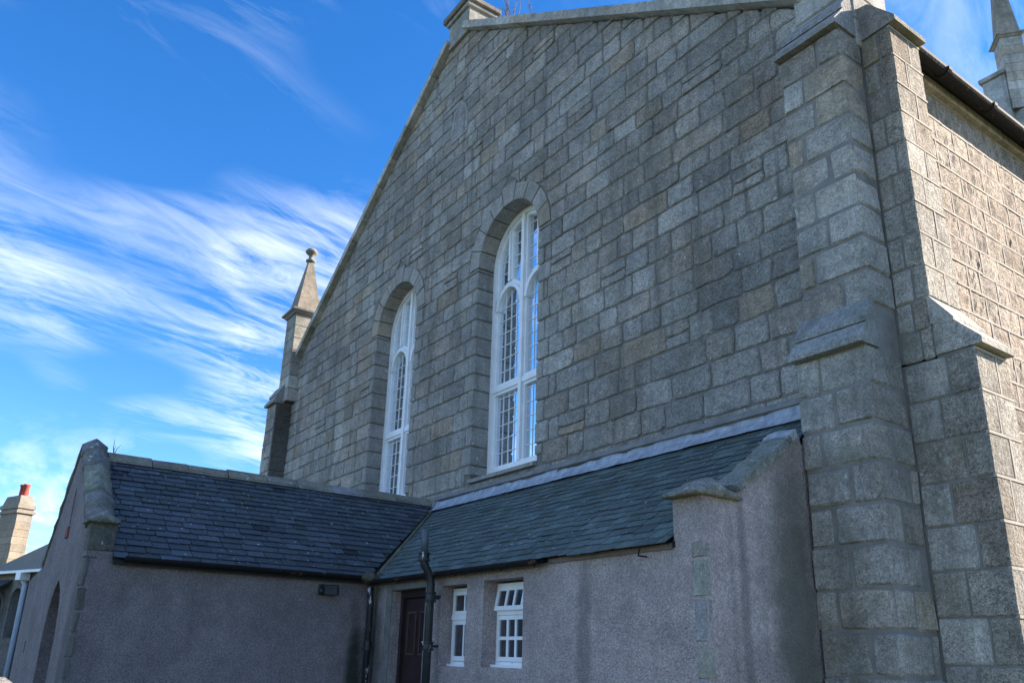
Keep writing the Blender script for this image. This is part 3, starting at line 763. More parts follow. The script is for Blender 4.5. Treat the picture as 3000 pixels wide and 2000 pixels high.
# kneeler and coping stones of the lean-to skew
def kneeler_y(xc0, xc1, y0, y1, z0, tint):
    ym = y0 + (y1 - y0) * .42
    n = 5; v = []
    poly = [(y0, z0 + .02), (y0 + .03, z0 + .075), (ym - .08, z0 + .15), (ym + .02, z0 + .165), (ym + .12, z0 + .14), (y1, z0 + .055), (y1, z0)]
    return prism(poly, 0, xc0, xc1)
def rough(vf, a):
    v, f = vf; return [Vector(q) + Vector((rnd.uniform(-a, a), rnd.uniform(-a, a), rnd.uniform(-a, a))) for q in v], f
def saddle_kneeler(x0, x1, y0, y1, z0, h, ax, tint):
    """rough stone cap with a low peak over its middle, drooping tips"""
    v = []; f = []; nx, ny = 7, 7
    for i in range(nx):
        for j in range(ny):
            u, w = i / (nx - 1), j / (ny - 1); e = min(1, 3.2 * min(u, 1 - u, w, 1 - w) + .28)
            pk = 1 - abs(2 * (u if ax == 0 else w) - 1) * .75
            v.append((x0 + (x1 - x0) * u, y0 + (y1 - y0) * w, z0 + h * pk * (.35 + .65 * e) + rnd.uniform(-.008, .008)))
    for i in range(nx):
        for j in range(ny): v.append((x0 + (x1 - x0) * i / (nx - 1), y0 + (y1 - y0) * j / (ny - 1), z0 + rnd.uniform(-.004, .004)))
    q = nx * ny
    for i in range(nx - 1):
        for j in range(ny - 1):
            a = i * ny + j; f.append([a, a + ny, a + ny + 1, a + 1]); f.append([q + a, q + a + 1, q + a + ny + 1, q + a + ny])
    for i in range(nx - 1):
        a = i * ny; f.append([a, q + a, q + a + ny, a + ny]); a += ny - 1; f.append([a, a + ny, q + a + ny, q + a])
    for j in range(ny - 1):
        a = j; f.append([a, a + 1, q + a + 1, q + a]); a = (nx - 1) * ny + j; f.append([a, q + a, q + a + 1, a + 1])
    return v, f
obj('kneeler', *saddle_kneeler(XE - .30, XE + .05, 4.21, 4.70, 1.115, .15, 1, 0), M_MOSSY, vest, (.32, .32, .29), True)
def slab(t0, t1, along, base, wv, nrm, width, th, tint, saddle=0.0, seg=4, am=.008):
    """coping slab: base + along*t, wv across (0..width), nrm up"""
    v = []; f = []; prof = [(0, 0), (0, th * .75), (width * .5, th + saddle), (width, th * .75), (width, 0)]
    for i in range(seg + 1):
        t = t0 + (t1 - t0) * i / seg
        for (w, h) in prof:
            v.append(base + along * t + wv * (w + rnd.uniform(-am, am)) + nrm * (h + rnd.uniform(-am, am)))
    n = len(prof)
    for i in range(seg):
        for k in range(n): f.append([i * n + k, i * n + (k + 1) % n, (i + 1) * n + (k + 1) % n, (i + 1) * n + k])
    f.append(list(range(n))[::-1]); f.append([seg * n + k for k in range(n)])
    return v, f
al = Vector((0, 1, SL)).normalized(); nm = Vector((0, -SL, 1)).normalized(); bs_ = Vector((XE + .04, 4.64, zl(4.64) + .06))
Lc = (YG - .02 - 4.64) * math.sqrt(1 + SL * SL)
for a, b in ((.07, .50), (.506, .84), (.845, .90)):
    obj('coping_stone', *slab(a, b, al, bs_, Vector((-1, 0, 0)), nm, .26, .08, 0), M_MOSSY, vest, (.27, .275, .25))
obj('lead_capping', *slab(.85, 1.0, al, bs_ + nm * .012, Vector((-1, 0, 0)), nm, .265, .083, 0), M_LEAD, vest, (1, 1, 1))
# wing: wall facing +X, gable end facing -Y
obj('wing_wall', *box(XW - .32, XW, YW + .238, E_ + .2, GZ, ZEW - .03), M_HARL_W, vest)
ARCH = (-11.29, -10.20, .35)
ge_out = [(-14.2, GZ), (XW, GZ), (XW, 1.16), (XW - .26, 1.16), (XW - .26, zw(XW - .26) + .06), (XRG, ZR + .06), (2 * XRG - XW + .26, zw(XW - .26) + .06), (2 * XRG - XW + .1, .98), (-14.2, .86)]
ac = (ARCH[0] + ARCH[1]) / 2; ahw = (ARCH[1] - ARCH[0]) / 2
ge_hole = [(ARCH[0], GZ + .02), (ARCH[0], .1), (ARCH[0] + .10, .38), (ARCH[0] + .27, .57), (ac, .70), (ARCH[1] - .27, .57), (ARCH[1] - .10, .38), (ARCH[1], .1), (ARCH[1], GZ + .02)]
slit = [(-10.80, 1.30), (-10.70, 1.30), (-10.70, 1.70), (-10.75, 1.78), (-10.80, 1.70)]
vent_h = [(-13.08, -.13), (-12.92, -.13), (-12.92, .02), (-13.08, .02)]
def holed(outer_, holes_, y0, y1):
    pls = [outer_] + holes_; allp_ = [p for pl_ in pls for p in pl_]; tr_ = tessellate_polygon([[Vector((p[0], p[1], 0)) for p in pl_] for pl_ in pls]); n_ = len(allp_)
    v_ = [(p[0], y0, p[1]) for p in allp_] + [(p[0], y1, p[1]) for p in allp_]; f_ = [list(t_) for t_ in tr_] + [[i + n_ for i in t_][::-1] for t_ in tr_]; o_ = 0
    for pl_ in pls:
        m_ = len(pl_); f_ += [[o_ + i, o_ + (i + 1) % m_, o_ + (i + 1) % m_ + n_, o_ + i + n_] for i in range(m_)]; o_ += m_
    return v_, f_
gend = obj('gable_end_wall', *holed(ge_out, [ge_hole, slit, vent_h], YW, YW + .238), M_HARL_G, vest)
obj('arched_recess', *prism([(p[0] - .02 if p[0] < ac else p[0] + .02, p[1] + .02) for p in ge_hole], 1, YW + .14, YW + .225), M_SMOOTH, gend)
obj('recess_transom', *box(ARCH[0], ARCH[1], YW + .08, YW + .145, -.52, -.44), M_SMOOTH, gend)
obj('slit_backing', *box(-10.83, -10.67, YW + .1, YW + .2, 1.27, 1.8), M_DARK, gend)
obj('slit_sill', *chbox(-10.86, -10.66, YW - .02, YW + .1, 1.17, 1.297, .008), M_RUST, gend)
obj('vent_backing', *box(-13.1, -12.9, YW + .12, YW + .2, -.15, .04), M_DARK, gend)
obj('wing_back_wall', *box(2 * XRG - XW, 2 * XRG - XW + .3, YW + .32, YG, GZ, ZE - .03), M_HARL_W, vest)
obj('outshot_wall', *box(-14.2, -13.9, YW + .32, YG, GZ, .80), M_HARL_G, vest)
v = [(-14.26, YW + .3, .80), (-12.6, YW + .3, 1.0), (-12.6, YG, 1.0), (-14.26, YG, .80)]; v += [(a, b, c - .05) for a, b, c in v]
obj('outshot_roof', v, [[0, 1, 2, 3], [7, 6, 5, 4], [0, 4, 5, 1], [1, 5, 6, 2], [2, 6, 7, 3], [3, 7, 4, 0]], M_ROOFD, vest)
# quoins at the wing corner
z = GZ; k = 0
while z < .82:
    h = rnd.uniform(.16, .3); z1 = min(z + h, .82); d = rnd.uniform(.04, .11)
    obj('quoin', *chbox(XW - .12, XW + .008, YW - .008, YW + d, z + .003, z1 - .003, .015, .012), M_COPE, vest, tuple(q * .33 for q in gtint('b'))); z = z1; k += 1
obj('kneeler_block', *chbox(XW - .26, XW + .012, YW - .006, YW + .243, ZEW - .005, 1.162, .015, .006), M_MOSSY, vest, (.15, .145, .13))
obj('kneeler', *saddle_kneeler(XW - .28, XW + .07, YW - .05, YW + .25, 1.16, .13, 1, 0), M_MOSSY, vest, (.28, .29, .25), True)
al = Vector((-1, 0, SLW)).normalized(); nm = Vector((SLW, 0, 1)).normalized()
bs_ = Vector((XW - .16, YW - .02, zw(XW - .16) + .06)); Lw = (XW - .16 - XRG) * math.sqrt(1 + SLW * SLW)
t = .12
for w in (.62, .66, .42, .9):
    t2 = min(t + w, Lw)
    obj('coping_stone', *slab(t, t2, al, bs_, Vector((0, 1, 0)), nm, .275, .10, 0, .065, 6, .014), M_MOSSY, vest, tuple(q * rnd.uniform(.85, 1.05) for q in (.27, .275, .25)), True); t = t2 + .006
    if t2 >= Lw: break
al2 = Vector((-1, 0, -SLW)).normalized(); nm2 = Vector((-SLW, 0, 1)).normalized()
for a, b in ((0, .8), (.805, 1.5), (1.505, 2.25)):
    obj('coping_stone', *slab(a, b, al2, Vector((XRG, YW - .02, ZR + .06)), Vector((0, 1, 0)), nm2, .275, .10, 0, .065, 4, .01), M_MOSSY, vest, (.22, .225, .2), True)
# ---- roofs: boards under individual slates
def slab3(q, th):
    v = [Vector(p) for p in q] + [Vector(p) - Vector((0, 0, th)) for p in q]; n = len(q)
    return v, [list(range(n)), list(range(2 * n - 1, n - 1, -1))] + [[i, i + n, (i + 1) % n + n, (i + 1) % n] for i in range(n)]
YO = 4.265                                     # eave overhang line
XO = XW + .07
vx = XW - (YG - E_)                           # valley meets the gable here
dz_ = -.035
r1 = obj('roof', *slab3([(XO - .05, E_ - .01, zl(E_) + dz_), (XE - .27, E_ - .01, zl(E_) + dz_), (XE - .27, 5.53, zl(5.53) + dz_), (-3.885, 5.54, zl(5.54) + dz_), (-3.885, YG, zl(YG) + dz_), (vx, YG, zl(YG) + dz_)], .04), M_ROOFD, vest)
r2 = obj('roof', *slab3([(XO, YW + .24, zw(XO) + dz_), (XO, YO, zw(XO) + dz_), (vx, YG, zw(vx) + dz_), (XRG, YG, ZR + dz_), (XRG, YW + .24, ZR + dz_)], .04), M_ROOFD, vest)
r3 = obj('roof', *slab3([(XRG, YW + .24, ZR + dz_), (XRG, YG, ZR + dz_), (2 * XRG - XO, YG, zw(XO) + dz_), (2 * XRG - XO, YW + .24, zw(XO) + dz_)], .04), M_ROOFD, vest)
cs = 1 / math.sqrt(1 + SL * SL)
def slates(P, u0, u1, s0, s1, gauge, keep, tintf, wset, lj, slope_=.125, thk=(.007, .013)):
    """u along the eave, s up the slope (true length). P(u,s,n). rows overlap; tail of each slate is proud"""
    out = []; s = s0; r = 0
    while s < s1 - .03:
        u = u0 - rnd.uniform(0, .2)
        while u < u1:
            w = rnd.choice(wset) * rnd.uniform(.9, 1.1); a, b = u + .003, u + w - .004; lw = rnd.uniform(-lj, lj); lw2 = lw + rnd.uniform(-lj, lj) * .8
            c1 = rnd.uniform(.004, .03) if rnd.random() < .4 else .003; c2 = rnd.uniform(.004, .03) if rnd.random() < .4 else .003
            poly = [(a + c1, s + lw), (b - c2, s + lw2), (b, s + lw2 + c2), (b, s + gauge + .05), (a, s + gauge + .05), (a, s + lw + c1)]
            u += w
            for k in keep:
                poly = clip(poly, k)
                if len(poly) < 3: break
            if len(poly) < 3 or area(poly) < .004: continue
            th = rnd.uniform(*thk); tilt = rnd.uniform(-.002, .003)
            def hgt(p): return .020 - slope_ * (p[1] - s) + tilt
            v = [P(p[0], p[1], hgt(p)) for p in poly] + [P(p[0], p[1], hgt(p) - th) for p in poly]; n = len(poly)
            f = [list(range(n)), list(range(2 * n - 1, n - 1, -1))] + [[i, i + n, (i + 1) % n + n, (i + 1) % n] for i in range(n)]
            out.append((v, f, tintf()))
        s += gauge * rnd.uniform(.97, 1.03); r += 1
    return out
def st1():
    k = rnd.choice((.78, .88, 1, 1, 1.05, 1.1, 1.2, 1.4)) * rnd.uniform(.9, 1.1) * .92; return (k * rnd.uniform(.94, 1.06), k, k * rnd.uniform(.94, 1.06)) if rnd.random() > .015 else (.3, .3, .32)
def st2():
    k = rnd.choice((.78, .9, 1, 1, 1.05, 1.1, 1.2, 1.35)) * rnd.uniform(.92, 1.08); return (k * rnd.uniform(.93, 1.08), k, k * rnd.uniform(.93, 1.06))
nL = Vector((0, -SL, 1)).normalized(); nW = Vector((SLW, 0, 1)).normalized(); csW = 1 / math.sqrt(1 + SLW * SLW)
def PL(u, s, n): return Vector((u, YO - .03 + s * cs, zl(YO - .03 + s * cs))) + nL * n
def PW(u, s, n): x = XO + .03 - s * csW; return Vector((x, u, zw(x))) + nW * n
sL = (YG - YO + .03) / cs; sW = (XO + .03 - XRG) / csW
# valley in (u,s): lean-to keeps x >= XW-(y-E_) ; wing keeps y <= E_+(XW-x)
keepL = [lambda p: p[0] - (XW - ((YO - .03 + p[1] * cs) - E_)) - .05, lambda p: (XE - .285) - p[0], lambda p: sL - .01 - p[1]]
keepW = [lambda p: (E_ + (XW - (XO + .03 - p[1] * csW))) - .04 - p[0], lambda p: p[0] - (YW + .235), lambda p: sW - .02 - p[1]]
sA = (5.50 - YO + .03) / cs; nrow = round(sA / .118); sA = nrow * .118
keepL2 = [keepL[0], lambda p: -3.872 - p[0], keepL[2]]
WS2 = (.14, .17, .2, .23)
emit(slates(PL, vx, XE - .2, 0, sA, .118, keepL, st2, WS2, .016, .075, (.004, .007)) + slates(PL, vx, -3.8, sA, sL, .118, keepL2, st2, WS2, .016, .075, (.004, .007)), 'slate', M_SLATE2, r1, 300, False, 'slating')
emit(slates(PW, YW + .2, YG, 0, sW, .128, keepW, st1, (.18, .21, .24, .28), .007, .10, (.005, .010)), 'slate', M_SLATE, r2, 300, False, 'slating')
# valley gutter strip
va = Vector((XW, E_ - .02, ZE - .015)); vb_ = Vector((vx, YG - .02, ZTOP - .01)); 
v = []
for p in (va + (va - vb_) * .04, vb_):
    v += [p + Vector((.10, 0, .012)), p + Vector((0, 0, -.012)), p + Vector((0, -.07, -.004))]
obj('valley_gutter', v, [[0, 3, 4, 1], [1, 4, 5, 2]], M_MOSSY, vest, (.13, .145, .10))
v, f = tube([va + Vector((.085, .015, .03)), va.lerp(vb_, .5) + Vector((.08, .015, .035)), vb_ + Vector((.075, 0, .03))], [.034, .030, .022], 8)
obj('valley_fillet', *rough((v, f), .004), M_MOSSY, vest, (.17, .18, .12), True)
obj('valley_debris', *rough(lathe(XW + .12, E_ - .13, [(.01, ZE - .09), (.11, ZE - .06), (.13, ZE - .02), (.07, ZE + .03), (.01, ZE + .045)], 10), .02), M_MOSSY, vest, (.12, .105, .075), True)
# ridge stones
y = YW + .25
while y < YG - .05:
    y1 = min(y + rnd.uniform(.42, .55), YG - .02); hgt_ = rnd.uniform(-.008, .008)
    pl = [(XRG - .14, ZR - .075), (XRG - .13, ZR - .04), (XRG - .03, ZR + .055 + hgt_), (XRG + .03, ZR + .055 + hgt_), (XRG + .145, ZR - .035), (XRG + .15, ZR - .075)]
    obj('ridge_stone', *rough(prism(pl, 1, y + .004, y1 - .004), .004), M_COPE, vest, tuple(q * .95 for q in rnd.choice(((.30, .29, .25), (.24, .235, .2), (.33, .34, .36), (.27, .255, .2))))); y = y1
# lead flashing against the gable, dressed up at the buttress
x = vx + .12
while x < -3.95:
    x1 = min(x + rnd.uniform(.7, 1.1), -3.90); v = []
    nseg = 6
    for i in range(nseg + 1):
        u = x + (x1 - x) * i / nseg; j = rnd.uniform(-.022, .022)
        v += [(u, YG - .022, ZTOP + .105 + j), (u, YG - .045, ZTOP + .045), (u, YG - .15 + j * .6, zl(YG - .15) + .052)]
    f = [[i * 3 + k, (i + 1) * 3 + k, (i + 1) * 3 + k + 1, i * 3 + k + 1] for i in range(nseg) for k in (0, 1)]
    obj('lead_flashing', v, f, M_LEAD, vest, (1, 1, 1)); x = x1 - .012
obj('lead_upstand', *rough(box(-3.96, -3.862, 5.93, 5.975, ZTOP + .05, ZTOP + .36), .006), M_LEAD, vest)
obj('mortar_fillet', *prism([(5.99, ZTOP + .11), (5.955, ZTOP + .125), (5.985, ZTOP + .19), (6.02, ZTOP + .19)], 0, vx + .1, -3.87), M_SMOOTH, vest)
# gutters
gt2 = obj('gutter', *prism(gutter_prof(XO + .045, ZEW - .045, .052), 1, YW + .33, YO + .02), M_IRON2, vest)
for yy in (2.2, 3.3): obj('gutter_joint', *prism(gutter_prof(XO + .045, ZEW - .043, .062, .012), 1, yy, yy + .05), M_IRON2, gt2)
v, f = prism(gutter_prof(YO - .045, ZE - .05, .048), 0, XO, -5.62)
gt3 = obj('gutter', v, f, M_IRON2, vest)
for xx in (-8.2, -7.0, -6.2, -5.7): obj('gutter_bracket', *tube([(xx, E_ - .004, ZE - .03), (xx, YO - .045, ZE - .106), (xx, YO - .10, ZE - .05)], .006, 6), M_IRON2, gt3)
obj('fascia', *box(XW + .002, XW + .05, YW + .34, E_, ZEW - .09, ZEW - .03), M_IRON2, vest)
obj('eave_timber', *box(-5.6, XE - .29, E_ - .02, E_ - .002, ZE - .085, ZE - .045), simple('old_timber', (.17, .135, .12), .9, .3), vest)
obj('gutter_hook', *tube([(-4.42, E_ - .005, ZE - .12), (-4.42, E_ - .09, ZE - .12), (-4.40, E_ - .10, ZE - .08), (-4.40, E_ - .08, ZE - .05)], .007, 6), M_IRON2, vest)
# pipes
PXx = -7.44
sp = obj('soil_pipe', *tube([(PXx, 4.20, GZ), (PXx, 4.20, .60), (PXx, 4.20, .68), (PXx, 4.185, .75), (PXx, 4.15, .81), (PXx, 4.115, .855), (PXx, 4.10, .90), (PXx, 4.10, .93)], .041, 16), M_IRON, vest, smooth=True)
for zc, hh in ((.50, .10), (.03, .085), (-.85, .085)):
    c = obj('pipe_collar', *lathe(PXx, 4.20, [(.042, zc), (.060, zc), (.062, zc + .015), (.054, zc + .022), (.054, zc + hh - .02), (.062, zc + hh - .014), (.060, zc + hh), (.042, zc + hh)], 18), M_IRON, sp)
    obj('collar_lug', *box(PXx - .012, PXx + .012, 4.24, 4.318, zc + .03, zc + hh - .03), M_IRON, c)
obj('pipe_collar', *lathe(PXx, 4.10, [(.042, .90), (.060, .90), (.062, .915), (.054, .925), (.054, .965), (.060, .975), (.058, .99), (.036, .99)], 18), M_IRON, sp)
obj('vent_pipe', *tube([(PXx, 4.10, .985), (PXx, 4.10, 1.225)], .038, 16), M_PIPEG, sp, smooth=True)
dp = obj('downpipe', *tube([(XW + .13, E_ - .12, ZE - .12), (XW + .115, E_ - .10, .60), (XW + .10, E_ - .085, .52), (XW + .10, E_ - .085, GZ)], .036, 12), M_IRON, vest, smooth=True)
for zc in (.02, -.9):
    obj('pipe_collar', *lathe(XW + .10, E_ - .085, [(.036, zc), (.05, zc), (.05, zc + .02), (.045, zc + .03), (.045, zc + .1), (.036, zc + .1)], 14), M_IRON, dp)
# door
dx0, dx1 = OPEN[0][0], OPEN[0][1]; YD = E_ + .14
dr = obj('door', *box(dx0 + .06, dx1 - .06, YD + .01, YD + .05, GZ + .02, .585), M_DOOR, vest)
fr = MB().add(box(dx0, dx0 + .058, YD - .03, YD + .06, GZ, .667)).add(box(dx1 - .058, dx1, YD - .03, YD + .06, GZ, .667)).add(box(dx0 + .0585, dx1 - .0585, YD - .03, YD + .06, .59, .667)); fr.obj('door_frame', M_DOOR, dr)
for i in range(2):
    a = dx0 + .15 + i * .28; c = [(a, .44), (a + .2, .44), (a + .2, -.02), (a, -.02)]
    ci = [(a + .02, .42), (a + .18, .42), (a + .18, 0.0), (a + .02, 0.0)]
    obj('panel_moulding', *strip(c, ci, YD - .012, YD + .01, True), simple('door_moulding_paint', (.085, .055, .045), .5, .2) if i == 0 else bpy.data.materials['door_moulding_paint'], dr)
    a2 = a; obj('door_panel', *box(a + .02, a + .18, YD + .002, YD + .009, -1.3, -.3), M_DOOR, dr)
obj('door_handle', *lathe(dx1 - .13, YD - .02, [(.004, -.62), (.026, -.61), (.03, -.585), (.026, -.56), (.004, -.55)], 12), M_IRON, dr)
ma = MB().add(box(dx0 - .13, dx0 - .002, E_ - .012, E_ + .1, GZ, .69)).add(box(dx1 + .002, dx1 + .10, E_ - .012, E_ + .1, GZ, .69)).add(box(dx0 - .13, dx1 + .10, E_ - .013, E_ + .1, .672, ZE - .11))
ma.obj('door_margin', M_SMOOTH, vest)
# small windows
YF2 = E_ + .13
def frame_rect(x0, x1, z0, z1, w, y0, y1): return strip([(x0, z0), (x1, z0), (x1, z1), (x0, z1)], [(x0 + w, z0 + w), (x1 - w, z0 + w), (x1 - w, z1 - w), (x0 + w, z1 - w)], y0, y1, True)
def sash(par, x0, x1, z0, z1, cols, rows, w=.035, bar=.02, y=YF2, tilt=0.0):
    """one sash: rails, bars and panes; tilt leans its foot outwards about the top edge"""
    def Tz(vf):
        if not tilt: return vf
        v, f = vf; r = []
        for p in v:
            p = Vector(p); d = z1 - p.z; yy = p.y - y
            r.append((p.x, y + yy * math.cos(tilt) - d * math.sin(tilt), z1 - d * math.cos(tilt) - yy * math.sin(tilt)))
        return r, f
    s = obj('sash', *Tz(frame_rect(x0, x1, z0, z1, w, y, y + .04)), M_WHITE, par)
    pw = (x1 - x0 - 2 * w) / cols; ph = (z1 - z0 - 2 * w) / rows
    for i in range(1, cols): obj('glazing_bar', *Tz(box(x0 + w + pw * i - bar / 2, x0 + w + pw * i + bar / 2, y + .004, y + .034, z0 + w, z1 - w)), M_WHITE, s)
    for i in range(1, rows): obj('glazing_bar', *Tz(box(x0 + w, x1 - w, y + .005, y + .033, z0 + w + ph * i - bar / 2, z0 + w + ph * i + bar / 2)), M_WHITE, s)
    for i in range(cols):
        for j in range(rows):
            obj('pane', *Tz(box(x0 + w + pw * i, x0 + w + pw * (i + 1), y + .015, y + .02, z0 + w + ph * j, z0 + w + ph * (j + 1))), M_GLASS2, s)
x0, x1, z0, z1 = OPEN[1]
w1 = obj('window', *frame_rect(x0, x1, z0 + .02, z1 - .02, .03, YF2 + .02, YF2 + .1), M_WHITE, vest)
sash(w1, x0 + .032, x1 - .032, .385, z1 - .055, 2, 1); sash(w1, x0 + .032, x1 - .032, z0 + .055, .33, 2, 1, .045)
obj('transom', *box(x0 + .03, x1 - .03, YF2 - .01, YF2 + .08, .332, .382), M_WHITE, w1)
x0, x1, z0, z1 = OPEN[2]
w2 = obj('window', *frame_rect(x0, x1, z0 + .02, z1 - .02, .032, YF2 + .03, YF2 + .11), M_WHITE, vest)
sash(w2, x0 + .02, x1 - .02, .40, z1 - .05, 4, 1, .04, .03, YF2 + .02, R_(11)); sash(w2, x0 + .02, x1 - .02, z0 + .055, .36, 4, 2, .04, .03, YF2 + .02)
obj('transom', *box(x0 + .03, x1 - .03, YF2 + .01, YF2 + .1, .362, .40), M_WHITE, w2)
for ww, (x0, x1, z0, z1) in ((w1, OPEN[1]), (w2, OPEN[2])):
    obj('window_sill', *box(x0, x1, YF2 - .03, YF2 + .05, z0 + .001, z0 + .024), M_WHITE, ww)
    obj('reveal_back', *box(x0, x1, YF2 + .14, YF2 + .17, z0, z1), M_DARK, ww)
obj('door_back', *box(dx0, dx1, YD + .07, YD + .1, GZ, .67), M_DARK, vest)

# ================================================================== loose things on the buildings
fl = empty('security_light', (XW, 3.70, .60), 'small black security light with a grey lens under the eaves of the harled wing', 'light')
obj('wall_plate', *chbox(XW, XW + .03, 3.61, 3.69, .60, .72, .006, 0), M_LAMP, fl)
obj('sensor', *lathe(XW + .06, 3.635, [(.004, .61), (.03, .62), (.034, .65), (.02, .68), (.004, .69)], 12), M_LAMP, fl, smooth=True)
v, f = chbox(-.035, .035, -.085, .085, -.055, .055, .012, 0); ro = Matrix.Rotation(R_(-25), 3, 'Z') @ Matrix.Rotation(R_(18), 3, 'Y')
lamp_c = Vector((XW + .13, 3.72, .655)); hd = obj('lamp_head', [ro @ Vector(q) + lamp_c for q in v], f, M_LAMP, fl)
v, f = box(.036, .042, -.065, .065, -.04, .04); obj('lens', [ro @ Vector(q) + lamp_c for q in v], f, M_LENS, hd)
obj('bracket', *tube([(XW + .02, 3.66, .66), (XW + .10, 3.71, .66)], .012, 8), M_LAMP, fl)
def weed(px, py, ht, spread, label, n=7):
    base = on(px, py, 1, 6.35); mb = MB()
    for i in range(n):
        d = Vector((rnd.uniform(-spread, spread), rnd.uniform(-.25, .25), 1)).normalized(); p = base + Vector((rnd.uniform(-.07, .07), rnd.uniform(-.05, .05), -.12)); pts = [p.copy()]
        k = 6
        for j in range(k):
            d = (d + Vector((rnd.uniform(-.16, .16), rnd.uniform(-.1, .1), .06))).normalized(); p = p + d * ht / k * rnd.uniform(.7, 1.1); pts.append(p.copy())
            if j > 1 and rnd.random() < .7:
                q = p + Vector((rnd.uniform(-.12, .12), rnd.uniform(-.06, .06), rnd.uniform(.06, .2))); mb.add(tube([p, (p + q) / 2 + Vector((.01, 0, .01)), q], [.005, .004, .002], 5))
        mb.add(tube(pts, [.010 - .0012 * j for j in range(len(pts))], 5))
    e = empty('dry_weed', base + Vector((0, 0, -.12)), label, 'weed', 'bare weeds rooted on the gable coping')
    mb.obj('stems', simple('dry_stem', (.16, .12, .11), .9, .3) if 'dry_stem' not in bpy.data.materials else bpy.data.materials['dry_stem'], e)
weed(1497, 62, .75, .5, 'bare branching weed growing on the gable coping beside the apex pedestal', 9)
weed(1567, 55, .5, .22, 'single thin bare weed stalk on the gable coping further down from the apex pedestal', 2)
e = empty('wall_weed', Vector((XRG + .03, YW + .34, ZR + .03)), 'small sprig growing on the ridge beside the mossy coping of the wing', 'weed')
mb = MB()
b0 = Vector((XRG + .03, YW + .34, ZR + .03))
for i in range(4):
    q = b0 + Vector((rnd.uniform(-.03, .03), rnd.uniform(-.02, .09), rnd.uniform(.12, .22))); mb.add(tube([b0, (b0 + q) / 2 + Vector((0, -.01, .01)), q], [.005, .004, .002], 5))
mb.obj('stems', bpy.data.materials['dry_stem'], e)

# low boundary wall near the photographer, only its sunlit top end shows
wl = empty('boundary_wall', (-3.37, -2.0, GZ), 'low rubble boundary wall with a sunlit rough stone top', 'wall')
obj('wall_body', *box(-3.54, -3.22, -6, .27, GZ, -.20), M_BUTT, wl, (.3, .29, .27))
y = .315; k = 0
while y > -5.6:
    y0 = y - rnd.uniform(.3, .5)
    v, f = chbox(-3.62, -3.16, y0 + .008, y - .008, -.21, -.118, .02, .012)
    obj('cope_stone', v, f, M_SIDE, wl, (.50, .465, .40)); y = y0

# ================================================================== neighbouring hall with chimney, far left
U = Vector((.93, .36, 0)).normalized(); Vn = Vector((U.y, -U.x, 0))         # U along its wall, Vn out towards the viewer
H0 = on(109, 1672, 2, 2.40)
def HP(u, n, z): return H0 + U * u + Vn * n + Vector((0, 0, z - 2.40))
def hbox(u0, u1, n0, n1, z0, z1):
    v, f = box(u0, u1, n0, n1, z0, z1); return [HP(*q) for q in v], f
hall = empty('hall', HP(0, -3, GZ), 'distant grey stone hall with slate roof, white gutter and arched windows beyond the wing', 'building')
# wall with arched window openings, described in (u, z)
def hz(px, py, n=0.0):
    """(u,z) on the wall plane where a pixel's ray meets it"""
    d = ray(px, py); k = (H0 + Vn * n).dot(Vn) / d.dot(Vn); p = d * k; q = p - H0; return q.dot(U), p.z
hw_out = [(-9, GZ), (9, GZ), (9, 2.38), (-9, 2.38)]
hole_l = []
for (pxl, pxr, pt, pb) in ((15, 62, 1722, 1868), (-48, 2, 1740, 1880)):
    ua, _ = hz(pxl + 8, (pt + pb) / 2); ub, _ = hz(pxr - 6, (pt + pb) / 2); _, zt = hz((pxl + pxr) / 2, pt); _, zb2 = hz((pxl + pxr) / 2, pb); c = (ua + ub) / 2; hh = (ub - ua) / 2
    hole_l.append([(ua, zb2), (ub, zb2)] + [(c + hh * math.cos(a), zt - hh * 1.1 + hh * 1.1 * math.sin(a)) for a in [math.pi * k / 8 for k in range(9)]])
pls = [hw_out] + hole_l; allp_ = [p for q in pls for p in q]; trs = tessellate_polygon([[Vector((p[0], p[1], 0)) for p in q] for q in pls]); n_ = len(allp_)
v = [HP(p[0], 0, p[1]) for p in allp_] + [HP(p[0], -.35, p[1]) for p in allp_]; f = [list(t) for t in trs] + [[i + n_ for i in t][::-1] for t in trs]; oo = 0
for q in pls:
    k = len(q); f += [[oo + i, oo + (i + 1) % k, oo + (i + 1) % k + n_, oo + i + n_] for i in range(k)]; oo += k
hwall = obj('wall', v, f, M_BUTT, hall, (.22, .215, .205))
for q in hole_l:
    mb = MB(); k = len(q); v = [HP(p[0], -.28, p[1]) for p in q]; wn = obj('window', v, [list(range(k))], M_GLASS2, hall)
    um = (q[0][0] + q[1][0]) / 2; obj('window_bar', *hbox(um - .03, um + .03, -.275, -.22, q[0][1], max(p[1] for p in q) - .02), M_DARK, wn)
    ring_o = [((p[0] - um) * 1.28 + um, p[1] + (.12 if p[1] > q[0][1] + .05 else -.02)) for p in q]
    n = len(q); v = [HP(p[0], .02, p[1]) for p in ring_o] + [HP(p[0], .02, p[1]) for p in q] + [HP(p[0], -.02, p[1]) for p in ring_o] + [HP(p[0], -.02, p[1]) for p in q]; f = []
    for i in range(n): j = (i + 1) % n; f += [[i, j, n + j, n + i], [i, 2 * n + i, 2 * n + j, j], [n + i, n + j, 3 * n + j, 3 * n + i]]
    obj('window_surround', v, f, M_BUTT, wn, (.27, .265, .25))
